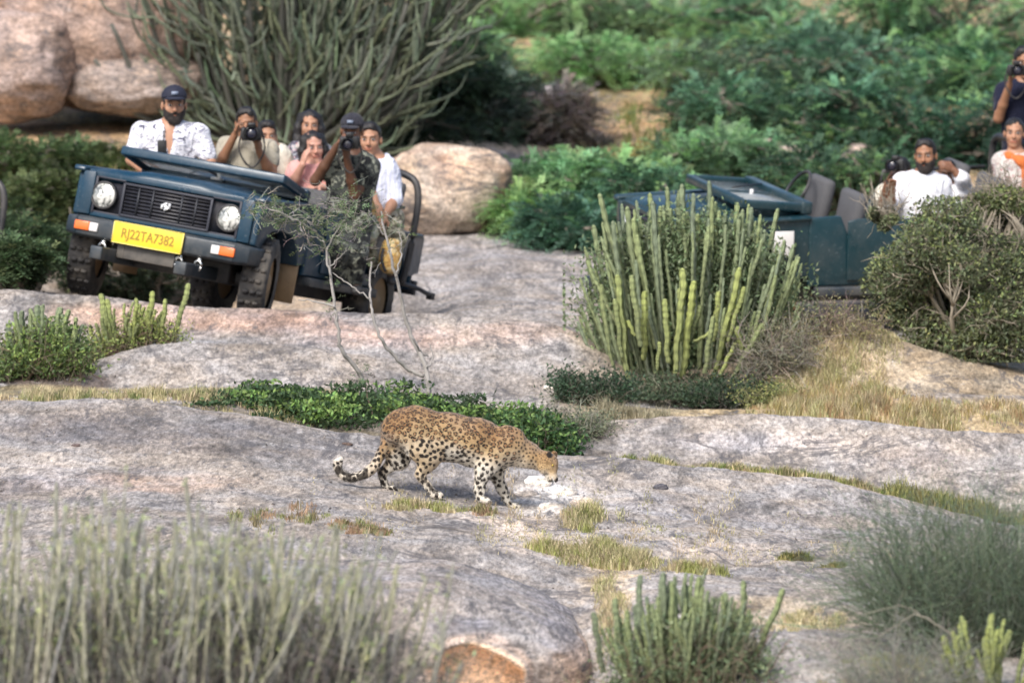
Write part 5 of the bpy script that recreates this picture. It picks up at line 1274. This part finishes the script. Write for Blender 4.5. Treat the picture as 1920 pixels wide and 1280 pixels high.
for k, (px, py, d, rx, rz, lb, cl) in enumerate([(25, 492, 47.3, .30, .16, 'leafy shrub in front of the jeep cut off by the left edge', (.075, .115, .055)), (300, 500, 53.0, 1.0, .34, 'dark shrub added behind the blue jeep to blacken the gap under it', (.04, .06, .03)), (70, 300, 56, .55, .34, 'bush at the left under the rock face', (.075, .12, .05)), (215, 300, 57.5, .42, .20, 'bush just left of the capped driver', (.11, .15, .06)),  # the shrub behind the blue jeep is added to darken the view beneath it
        (60, 420, 54, .60, .36, 'shrub between the left edge and the blue jeep', (.065, .105, .05)), (40, 480, 51.5, .60, .36, 'shrub standing low beside the left jeep wheel', (.065, .105, .05)), (120, 380, 54, .5, .34, 'small shrub behind the left end of the blue bonnet', (.10, .13, .055))]):
    tree('scrub_bush', lb, 'bush', (px, py), d, rx, rz, nlobe=12, nspray=2300, leaf=.020, width=.008, per=12, shell=.45, col=cl, tips=(.20, .24, .10), tipfrac=.15, sl=.12)
# big candelabra spurge behind the left jeep
b = ground(520, 59.5); root = thing('candelabra_spurge', 'huge grey-green candelabra spurge behind the passengers of the left jeep', 'cactus', b)
GC = [stem for stem in ST_dark]
for i in range(299):
    u = rng.uniform(-1, 1); lev = rng.random() ** .8; v = rng.uniform(-.7, .7)
    x = u * (.75 + 1.25 * lev) + .25 * rng.random(); z = .0 + lev * 2.2 + .1 * rng.normal(); h = rng.uniform(.35, .85)
    tx = .8 * u * (1.15 - lev * .5) + .30 * rng.normal() + (.2 if u > .3 else 0)
    put_stem(root, GC[rng.integers(6)], (x + .1, v - .2 * lev, z - .15), h, rng.uniform(.011, .020), tx, .18 * rng.normal(), 'branch')
a = Acc(); fine = Acc()
for i in range(46):
    u = rng.uniform(-1, 1); e = np.array([u * 1.9, rng.uniform(-.5, .4), rng.uniform(.7, 2.2)]); a.tube(spline([(u * .3, 0, -.1), (e[0] * .75, e[1] * .6, e[2] * .35), e], 14), np.linspace(.042, .02, 14), 7)
for i in range(1500):
    u = rng.uniform(-1, 1); lev = rng.random() ** .8; v = rng.uniform(-.6, .8); h = rng.uniform(.25, .6); x = u * (.8 + 1.3 * lev) + .25 * rng.random() + .1; z = lev * 2.3 - .1 + .1 * rng.normal(); an = .8 * u + .45 * rng.normal()
    P_ = np.array([(x, v, z), (x + math.sin(an) * h * .6, v + .05 * rng.normal(), z + math.cos(an) * h * .45), (x + math.sin(an) * h * .85, v + .05 * rng.normal(), z + math.cos(an) * h * .75 + h * .25)])
    fine.tube(spline(P_, 7), np.array([1, 1, 1, .95, .9, .8, .35]) * rng.uniform(.008, .015), 5, col=np.repeat(vc((.12, .15, .115), .3, 1), 7, axis=0))
tag(link('fine_branches', fine.mesh('fine_branches', M_spurge, True), root), kind='stuff')
link('limbs', a.mesh('limbs', simple('spurge_bark', (.10, .10, .085), .85, var=.3, bump=.5), True), root)
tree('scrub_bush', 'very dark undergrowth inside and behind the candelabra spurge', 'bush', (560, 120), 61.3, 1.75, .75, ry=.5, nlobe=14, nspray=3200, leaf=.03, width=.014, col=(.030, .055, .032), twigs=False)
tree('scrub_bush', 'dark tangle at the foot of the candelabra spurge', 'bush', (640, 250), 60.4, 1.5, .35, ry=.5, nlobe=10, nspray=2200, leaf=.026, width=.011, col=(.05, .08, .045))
# --- tall green cactus clump in the middle
root_b = ground(1290, 46.2)
cc = thing('tall_spurge', 'tall pale green candle-stemmed cactus clump in front of the right jeep', 'cactus', root_b)
def candle(root, b, px0, py0, px1, py1, d, r, stems, nm='stem'):
    p0 = np.array(at(px0, py0, d)); p1 = np.array(at(px1, py1, d + rng.normal() * .05)); v = p1 - p0; L_ = np.linalg.norm(v)
    o = link(nm, stems[rng.integers(len(stems))], root, Vector(p0) - b); o.rotation_mode = 'QUATERNION'; o.rotation_quaternion = Vector(v).to_track_quat('Z', 'Y'); o.scale = (r, r, L_); return o
for (x0, y0, x1, y1, w_) in [(1150, 690, 1119, 535, 5), (1178, 720, 1152, 515, 8), (1165, 670, 1153, 560, 6), (1200, 650, 1191, 515, 7), (1208, 675, 1211, 545, 7), (1252, 680, 1250, 560, 7), (1266, 700, 1270, 502, 8), (1274, 640, 1275, 540, 6), (1280, 710, 1301, 525, 8), (1292, 640, 1315, 572, 6),
        (1322, 700, 1334, 592, 6), (1338, 640, 1353, 546, 6), (1336, 720, 1385, 500, 7), (1366, 640, 1390, 536, 6), (1392, 660, 1391, 612, 6), (1368, 720, 1426, 604, 6), (1190, 630, 1176, 600, 5), (1230, 700, 1238, 640, 5), (1300, 640, 1330, 630, 4), (1350, 705, 1378, 640, 5)]:
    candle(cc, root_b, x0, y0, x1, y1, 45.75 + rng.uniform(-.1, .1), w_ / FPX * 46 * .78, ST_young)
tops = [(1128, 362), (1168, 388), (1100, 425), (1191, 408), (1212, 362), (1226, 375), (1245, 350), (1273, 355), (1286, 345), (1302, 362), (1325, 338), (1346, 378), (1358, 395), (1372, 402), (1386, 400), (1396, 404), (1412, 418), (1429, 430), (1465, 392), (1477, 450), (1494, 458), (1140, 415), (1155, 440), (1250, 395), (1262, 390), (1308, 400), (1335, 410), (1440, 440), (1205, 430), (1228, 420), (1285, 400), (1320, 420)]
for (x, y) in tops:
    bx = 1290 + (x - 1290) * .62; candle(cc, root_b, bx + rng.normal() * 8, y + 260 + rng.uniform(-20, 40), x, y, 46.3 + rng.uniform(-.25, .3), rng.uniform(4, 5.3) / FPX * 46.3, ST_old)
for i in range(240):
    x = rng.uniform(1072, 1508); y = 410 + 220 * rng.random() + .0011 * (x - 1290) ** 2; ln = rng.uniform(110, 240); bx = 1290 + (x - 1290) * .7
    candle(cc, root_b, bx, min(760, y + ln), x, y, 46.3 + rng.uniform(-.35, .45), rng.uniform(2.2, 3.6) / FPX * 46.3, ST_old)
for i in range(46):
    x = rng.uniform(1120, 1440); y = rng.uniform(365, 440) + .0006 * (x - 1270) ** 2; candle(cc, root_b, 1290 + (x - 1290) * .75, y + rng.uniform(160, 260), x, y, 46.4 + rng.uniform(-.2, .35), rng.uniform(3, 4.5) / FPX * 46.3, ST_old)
a = Acc(); nl = 52000; uu = np.clip(.48 * rng.normal(size=nl), -1.25, 1.25); x = 1295 + 190 * uu; yv = 425 + 345 * rng.random(nl) + 60 * np.abs(uu) ** 2 + 25 * rng.normal(size=nl)
Pn = np.array([at(p, q, 46.15 + .35 * abs(rng.normal())) - root_b for p, q in zip(x, yv)]); A = unit(rng.normal(size=(nl, 3)) + [0, 0, .6]) * .022; leafcards(a, Pn, A, unit(np.cross(A, rng.normal(size=(nl, 3)))) * .008, vc((.19, .245, .135), .35, nl))
link('foliage', a.mesh('foliage', M_leaf), cc)
# undergrowth round its foot
GD = (.075, .085, .055)
twig_bush('dark tangled undergrowth at the foot of the tall green cactus', 1275, 45.5, .70, .20, 420, 1.0, .0045, (.16, .15, .11), (.07, .10, .055), 7000, ry=.6, wob=.5, leaf=.016, group=None)
twig_bush('dark shrub low on the right foot of the tall green cactus', 1370, 45.2, .36, .22, 260, 1.0, .004, (.13, .12, .10), (.05, .08, .045), 6000, wob=.5, leaf=.015)
twig_bush('grey thin shrub between the leopard head and the cactus foot', 1060, 43.3, .36, .24, 340, 1.0, .0035, (.28, .27, .22), (.17, .19, .12), 4200, wob=.4, leaf=.012)
twig_bush('dark green shrub left of the cactus foot', 1110, 44.6, .28, .26, 240, 1.0, .004, (.18, .17, .13), (.055, .095, .055), 6500, wob=.4, leaf=.016)
twig_bush('dry grey shrub right of the tall green cactus', 1450, 45.8, .24, .48, 260, 1.05, .004, (.30, .27, .22), (.20, .20, .12), 3000, wob=.4, leaf=.012)
twig_bush('grey branching twigs in front of the right jeep sill', 1560, 46.2, .45, .30, 200, 1.0, .004, (.22, .18, .14), (.30, .28, .14), 1500, wob=.5, leaf=.012)
twig_bush('thin olive shrub with a small yellow stem right of the cactus foot', 1440, 45.0, .22, .22, 160, 1.0, .003, (.28, .28, .14), (.26, .28, .10), 1400, wob=.35, leaf=.012)
# low leafy green bush behind the leopard
def low_bush(label, px0, px1, d, hz, n, col, tips, leaf=.022, thick=.35, group=None, topf=None):
    pc = (px0 + px1) / 2; b = ground(pc, d); root = thing('ground_shrub', label, 'shrub', b, group)
    m = 170; u = rng.uniform(0, 1, m); px = px0 + (px1 - px0) * u; dd = d + rng.uniform(-1, 1, m) * thick; x = (px - 960) / FPX * dd; z = height(x, dd)
    hh = hz * (topf(px) if topf else 1.0) * (1 - (2 * u - 1) ** 4 * .6) * rng.uniform(.25, 1.25, m)
    base = np.stack([x, dd, z], -1) - np.array(b); k = rng.integers(0, m, n); t = rng.random(n) ** .6
    P_ = base[k] + np.stack([.075 * rng.normal(size=n), .06 * rng.normal(size=n), hh[k] * t], -1)
    colr = vc(col, .28, n); cl = rng.random(m) < .36; mm = cl[k] & (t > .45); colr[mm] = vc(tips, .22, mm.sum())
    A = unit(rng.normal(size=(n, 3)) + [0, -.2, .3]) * (leaf * rng.uniform(.6, 1.3, (n, 1))); a = Acc(); leafcards(a, P_, A, unit(np.cross(A, rng.normal(size=(n, 3)))) * leaf * .45, colr)
    link('foliage', a.mesh('foliage', M_leaf), root)
    a = Acc(); twigs(a, base[::1], np.stack([.5 * rng.normal(size=m), .3 * rng.normal(size=m), np.ones(m)], -1), hh * 1.05, .005, 5, .3, 2, vc((.16, .13, .09), .2, m)); tag(link('branches', a.mesh('branches', M_twig), root), kind='stuff')
    return root
low_bush('long low bright green bush spreading behind the leopard', 380, 1010, 43.1, .17, 22000, (.065, .11, .05), (.20, .31, .09), topf=lambda p: np.interp(p, [380, 480, 700, 850, 1000], [.5, .75, 1.05, 1.15, .9]) * (1 + .35 * np.sin(p / 23.) * np.sin(p / 61. + 1)), thick=.45)
low_bush('leafy green shrub just behind the leopard head', 930, 1060, 42.9, .24, 7000, (.055, .11, .045), (.16, .26, .08), thick=.25)
# right leafy bush
def round_bush(label, pxc, pyc, d, rx, rz, n, col, tips, leaf, nlobe=16, twn=260, name='leafy_shrub', tr=.03, net=True):
    c = at(pxc, pyc, d); b = ground(pxc, d); root = thing(name, label, 'bush', b); C0 = np.array(c - b); lobes = []
    for i in range(nlobe):
        u = unit(rng.normal(size=3)); q = C0 + u * rng.uniform(.3, 1) ** .5 * np.array([rx, rx * .7, rz]) * .78; k_ = rng.uniform(.2, .38); lobes.append((q, np.array([rx, rx * .8, rz]) * k_))
    P_, u, k = crown_points(lobes, n, .6); P_[:, 2] = np.maximum(P_[:, 2], .01)
    colr = vc(col, .25, n) * np.clip(1 + .25 * rng.normal(size=(nlobe, 1)), .5, 1.6)[k]; m = rng.random(n) < .22 * (u[:, 2] > 0) + .05; colr[m] = vc(tips, .2, m.sum())
    A = unit(u + rng.normal(size=(n, 3))) * (leaf * rng.uniform(.6, 1.3, (n, 1))); a = Acc(); leafcards(a, P_, A, unit(np.cross(A, rng.normal(size=(n, 3)))) * leaf * .45, colr); link('foliage', a.mesh('foliage', M_leaf), root)
    a = Acc()
    if net: branch_net(a, np.array([0, 0, -.03]), lobes, tr, 9, 5)
    else: a.tube(spline([C0 + [.34, .0, -.30], C0 + [.16, 0, -.10], C0], 8), np.linspace(.008, .004, 8), 5)
    O = P_[rng.integers(0, n, twn)]; twigs(a, O * .8 + C0 * .2, unit(O - C0 * .6) + [0, 0, .3], np.full(twn, .28), .005, 5, .4, 2); link('branches', a.mesh('branches', simple('pale_bark', (.30, .26, .20), .9, var=.3)), root)
    return root
round_bush('big olive-green leafy bush hiding the rear of the right jeep', 1812, 550, 46.6, .86, .76, 44000, (.115, .135, .075), (.27, .32, .13), .020, 28, 420)
round_bush('bushy upper part of the olive shrub below the woman in orange', 1885, 400, 47.3, .33, .32, 9000, (.15, .18, .085), (.28, .33, .12), .020, 12, 120)
round_bush('small olive sprig shrub beside the elbow of the white shirted man', 1650, 400, 47.0, .16, .15, 1600, (.17, .19, .11), (.28, .31, .15), .018, 7, 40, net=False)
# left candle cactus clumps
spurge('small green cactus clump at the left edge below the jeep', 70, 44.6, 46, .40, .54, .017, ST_old, .35, 'small cactus clumps on the ledge')
spurge('yellow-green cactus clump just below the left jeep wheel', 235, 45.3, 34, .30, .40, .013, ST_young, .5, 'small cactus clumps on the ledge', fork=.4)
b_ = ground(300, 45.3); tl = [o for o in bpy.data.objects if o.get('label', '').startswith('yellow-green cactus clump just')][0]
for (x0, y0, x1, y1, w_) in [(272, 650, 283, 545, 6), (300, 648, 313, 560, 5), (325, 640, 350, 530, 6), (250, 650, 251, 560, 5), (200, 650, 186, 550, 7), (215, 655, 200, 560, 6)]: candle(tl, tl.location, x0, y0, x1, y1, 45.2, w_ / FPX * 45 * .8, ST_young)
low_bush('leafy green growth among the left cactus stems', 0, 160, 44.55, .36, 7000, (.11, .16, .06), (.25, .34, .10), leaf=.018, thick=.2)
low_bush('yellow-green leaves among the cactus stems below the wheel', 170, 330, 45.25, .24, 2600, (.25, .30, .10), (.42, .46, .14), leaf=.014, thick=.12)
# thin bare shrub in front of the left jeep
DS = 43.45; b = ground(760, DS); root = thing('thorn_shrub', 'thin bare thorn shrub with crooked pale stems in front of the left jeep', 'shrub', b)
def px_tube(acc, pts, r0, r1, wy=.06, n=None):
    n = n or len(pts) * 5; ph = rng.uniform(0, 6); P_ = [np.array(at(x, y, DS + wy * math.sin(ph + i * 1.1))) - np.array(b) for i, (x, y) in enumerate(pts)]; P_ = spline(P_, n); P_ = P_ + .004 * rng.normal(size=P_.shape); acc.tube(P_, np.linspace(r0, r1, n), 6)
    return P_
LIMBS = [([(805, 745), (800, 690), (772, 632), (758, 590), (742, 520), (722, 440), (715, 395)], .022, .007), ([(684, 722), (664, 688), (640, 655), (634, 610), (628, 575), (618, 500), (608, 455), (585, 430), (545, 408), (492, 385)], .017, .005),
         ([(795, 705), (765, 690), (735, 662), (712, 630), (697, 585), (693, 540), (696, 492)], .016, .007), ([(628, 575), (598, 566), (560, 562)], .008, .004), ([(622, 520), (612, 470), (640, 420), (655, 390)], .010, .004),
         ([(693, 560), (665, 540), (640, 522), (622, 512)], .006, .004), ([(608, 455), (590, 445), (560, 440)], .006, .003), ([(742, 520), (752, 470), (748, 430)], .008, .004), ([(618, 500), (640, 480), (652, 462)], .006, .003), ([(722, 440), (700, 415), (690, 395)], .006, .003), ([(772, 632), (790, 660), (803, 668)], .008, .005), ([(800, 690), (812, 668), (802, 640)], .006, .003)]
for k, (pts, r0, r1) in enumerate(LIMBS):
    a = Acc(); px_tube(a, pts, r0, r1); link('branch', a.mesh('branch', M_pb if k else (M_pb := simple('weathered_branch', (.30, .28, .26), .85, var=.4, vscale=14, bump=.5)), True), root)
a = Acc(); O = []; 
for (x, y, sx, sy, n) in [(500, 390, 22, 14, 60), (540, 405, 26, 16, 80), (585, 420, 26, 20, 80), (625, 410, 26, 26, 80), (660, 430, 26, 30, 60), (600, 470, 20, 20, 25), (700, 410, 22, 18, 35), (650, 380, 20, 14, 30), (745, 440, 14, 16, 14), (630, 560, 8, 22, 12), (672, 700, 10, 12, 14)]:
    for _ in range(n): O.append(np.array(at(x + rng.normal() * sx, y + rng.normal() * sy, DS + .10 * rng.normal())) - np.array(b))
O = np.array(O); sprays(a, O, rng.normal(size=O.shape) * [1, .6, .5], np.full(len(O), .06), .011, .0045, 8, vc((.15, .20, .10), .3, len(O)), .1, .3); link('foliage', a.mesh('foliage', M_leaf), root)
a = Acc(); twigs(a, O[::3], rng.normal(size=O[::3].shape) * [1, .6, .6], np.full(len(O[::3]), .13), .003, 4, .3, 2, vc((.32, .30, .27), .2, len(O[::3]))); tag(link('twigs', a.mesh('twigs', M_twig), root), kind='stuff')
# bottom-centre cactus clump, bottom-right clump
spurge('grey-green cactus clump at the bottom of the picture, right of the rock mound', 1280, 31.3, 105, .44, .54, .0098, ST_old, .30, 'cactus clumps in the foreground', fork=.5)
o = [q for q in bpy.data.objects if q.get('label', '').startswith('grey-green cactus clump at the bottom')][0]
for (x0, y0, x1, y1) in [(1200, 1270, 1205, 1075), (1240, 1270, 1252, 1072), (1290, 1270, 1310, 1080), (1130, 1260, 1112, 1145), (1375, 1250, 1408, 1090), (1410, 1240, 1475, 1105), (1345, 1250, 1364, 1110), (1165, 1260, 1160, 1120)]: candle(o, o.location, x0, y0, x1, y1, 31.3, 5.5 / FPX * 31.3, ST_old)
spurge('yellow-green cactus in the bottom right corner', 1860, 30.6, 26, .26, .40, .012, ST_young, .4, 'cactus clumps in the foreground')
low_bush('leafy growth among the bottom cactus stems', 1110, 1450, 31.3, .34, 7500, (.15, .20, .11), (.26, .32, .18), leaf=.012, thick=.2)
# fine grey-green bush bottom right with a bare pale branch
twig_bush('hazy grey-green broom-like bush at the lower right', 1840, 32.0, .60, .84, 1100, 1.0, .0032, (.13, .165, .11), (.12, .18, .10), 5000, up=.9, wob=.22, ry=.5, leaf=.009, name='broom_bush')
twig_bush('thin wiry outer twigs left of the grey-green bush at the lower right', 1700, 30.6, .40, .42, 420, 1.0, .0018, (.26, .26, .22), (.2, .24, .16), 1500, up=.6, wob=.3, leaf=.008, name='broom_bush')
DS = 30.9; b = ground(1850, DS); root = thing('dead_branch', 'bare pale branch arching low in front of the grey-green bush', 'branch', b)
a = Acc()
for pts, r0, r1 in (([(1640, 1195), (1700, 1160), (1726, 1152), (1790, 1195), (1840, 1250), (1860, 1300)], .0015, .004), ([(1726, 1152), (1690, 1135), (1620, 1150)], .0015, .001), ([(1560, 1200), (1640, 1195)], .001, .0015), ([(1740, 1275), (1800, 1250), (1850, 1285)], .004, .005)): px_tube(a, pts, r0, r1, .03)
link('wood', a.mesh('wood', simple('bleached_wood', (.42, .37, .30), .85, var=.3), True), root)
# blurred tall stems in the left foreground
for k, (pxc, d, n, spread, hg, lb) in enumerate([(90, 28.2, 115, .42, 1.18, 'tall grey-green stemmed plant in the lower left corner'), (320, 28.0, 120, .46, 1.12, 'tall grey-green stemmed plant second from the left edge in the foreground'),
        (530, 28.1, 100, .36, 1.05, 'tall leaning stemmed plant in the foreground left of the rock mound'), (735, 28.2, 14, .22, .9, 'sparse leaning stems overlapping the ochre hollow')]):
    b = ground(pxc, d); z0 = zat(1330, d); root = thing('tall_spurge', lb, 'cactus', b, 'tall plants in the left foreground'); H = z0 - b.z
    ends = []
    for i in range(n):
        u = rng.uniform(-1, 1); v = rng.uniform(-1, 1); tx = .10 + .20 * u * rng.uniform(.2, 1) + .17 * rng.normal(); h = (H + hg * rng.uniform(.28, .86) + (.18 if rng.random() < .06 else 0)); r = rng.uniform(.004, .0085)
        p = (u * spread * .8, v * .35, -.03); put_stem(root, ST_grey[rng.integers(6)], p, h, r, tx, .05 * rng.normal(), 'stem')
        e = np.array([p[0] + math.sin(tx) * h, p[1], math.cos(tx) * h]); q = np.array(p)
        for _ in range(9):
            t = rng.uniform(.6, 1.0); ends.append(q + (e - q) * t + rng.normal(size=3) * .022)
        if rng.random() < .5:
            t = rng.uniform(.5, .75); put_stem(root, ST_grey[rng.integers(6)], tuple(q + (e - q) * t), h * .25, r * .8, tx + rng.choice([-1, 1]) * .3, 0, 'stem')
    m = 600 if n > 50 else 40; O_ = np.stack([rng.uniform(-1, 1, m) * spread * 1.05, rng.uniform(-.3, .4, m), np.full(m, H - .45)], -1); a = Acc(); twigs(a, O_, np.stack([.25 + .35 * rng.normal(size=m), .1 * rng.normal(size=m), np.ones(m)], -1), .45 + hg * rng.uniform(.15, .55, m), .0035, 6, .16, 3, vc((.15, .14, .125), .6, m)); tag(link('thin_stems', a.mesh('thin_stems', M_twig), root), kind='stuff')  # dark stem mass added, coloured as the shade inside the plants
    E = np.array(ends); a = Acc(); A = unit(rng.normal(size=E.shape) + [0, 0, 1.2]) * .017; leafcards(a, E, A, unit(np.cross(A, rng.normal(size=E.shape))) * .006, vc((.32, .37, .17), .35, len(E)))
    m = 6500 if n > 50 else 600; P_ = np.stack([rng.uniform(-1, 1, m) * spread * 1.1, rng.uniform(-.3, .5, m), H - .25 + (.12 + .55 * hg) * rng.random(m) ** 1.4], -1); A = unit(rng.normal(size=P_.shape) + [.2, 0, 1.]) * .020
    leafcards(a, P_, A, unit(np.cross(A, rng.normal(size=P_.shape))) * .0045, vc((.105, .115, .085), .4, m)); link('foliage', a.mesh('foliage', M_leaf), root)  # inner leaves coloured dark for the shade between the stems
# --- grasses
edge = lambda px: 42.3 + 0 * px
grass_px('grass', 'thin line of green and dry grass in the crack behind the main slab', [(1130, 1940, lambda p: 42.22 + 0 * p, lambda p: 42.5 + 0 * p, 1.0)], .065, 9000, GRN + DRY + [(.25, .24, .12)], .6)
grass_px('grass', 'thicker olive grass where the crack reaches the right edge', [(1640, 1940, 42.2, 42.7, 1.0)], .11, 4200, [(.26, .28, .09), (.36, .34, .13), (.22, .2, .09)], .5)
grass_px('grass', 'dry grass along the foot of the left ledge', [(-30, 430, 42.6, 43.4, .6), (300, 620, 42.6, 43.6, .4)], .075, 5200, DRY + [(.22, .25, .10)], .6)
grass_px('grass', 'yellow dry grass between the right bush and the second slab', [(1400, 1940, 44.0, 44.9, .55), (1420, 1720, 44.4, 45.6, .45)], .085, 14000, DRY + [(.40, .33, .13), (.44, .30, .17)], .5)
grass_px('grass', 'pale dry grass tuft band at the foot of the tall green cactus', [(1110, 1260, 43.9, 44.2, 1.)], .11, 1700, [(.45, .40, .28), (.36, .33, .22)], .5)
grass_px('grass', 'dry golden grass on the mound below the right jeep sill', [(1420, 1700, 45.5, 46.5, 1.)], .06, 3600, DRY, .6)
grass_px('grass', 'yellow grass around the white rubble and below the leopard head', [(1050, 1130, 38.6, 39.9, .14), (990, 1240, 36.6, 37.5, .62), (1230, 1370, 35.9, 36.4, .10), (700, 880, 38.8, 39.4, .14)], .075, 8500, DRY + [(.34, .36, .12)], .7)
grass_px('grass', 'reddish and green tufts above the rock mound on the left', [(610, 740, 37.0, 37.6, .5), (420, 640, 36.8, 38.6, .3), (860, 930, 38.9, 39.3, .2)], .05, 1700, [(.28, .30, .12), (.42, .28, .18), (.3, .25, .13)], .7)
grass_px('grass', 'dry grass in the soil pocket beside the bottom cactus clump', [(1110, 1190, 33.2, 36, .5), (1400, 1620, 33.0, 34, .3), (1500, 1820, 30.9, 31.2, .2)], .05, 2600, DRY, .7)
def tuft(label, px0, px1, d0, d1, h, n, cols):
    o = grass_px('grass_tuft', label, [(px0, px1, d0, d1, 1.)], h, n, cols, .6, kind=None, cat='grass tuft'); o['group'] = 'grass tufts on the slabs'
tuft('small isolated grass tuft in a crack of the right slab', 1462, 1530, 37.0, 37.25, .06, 800, [(.22, .24, .07), (.34, .3, .12), (.15, .13, .07)])
tuft('thin trailing grass line right of the isolated tuft', 1530, 1600, 36.7, 36.85, .035, 350, [(.22, .22, .08), (.30, .26, .12)])
tuft('green tuft growing inside the ochre hollow', 925, 1000, 31.75, 31.95, .16, 420, [(.42, .44, .16), (.34, .38, .12)])
tuft('short grass at the bottom edge right of the cactus clump', 1560, 1780, 31.3, 31.8, .04, 900, [(.30, .32, .11), (.40, .36, .16)])
grass_px('grass', 'sparse dry blades scattered on the slabs around the leopard', [(500, 1900, 36.2, 41.8, .6), (900, 1500, 36.0, 39.5, .4)], .028, 2600, DRY, .9)
grass_px('grass', 'scattered tufts on the hillside among the bushes', [(1120, 1300, 58, 64, .4), (150, 330, 54, 59, .6)], .14, 3000, [(.30, .28, .10), (.22, .26, .09), (.36, .30, .16)], .5, w_=.008)
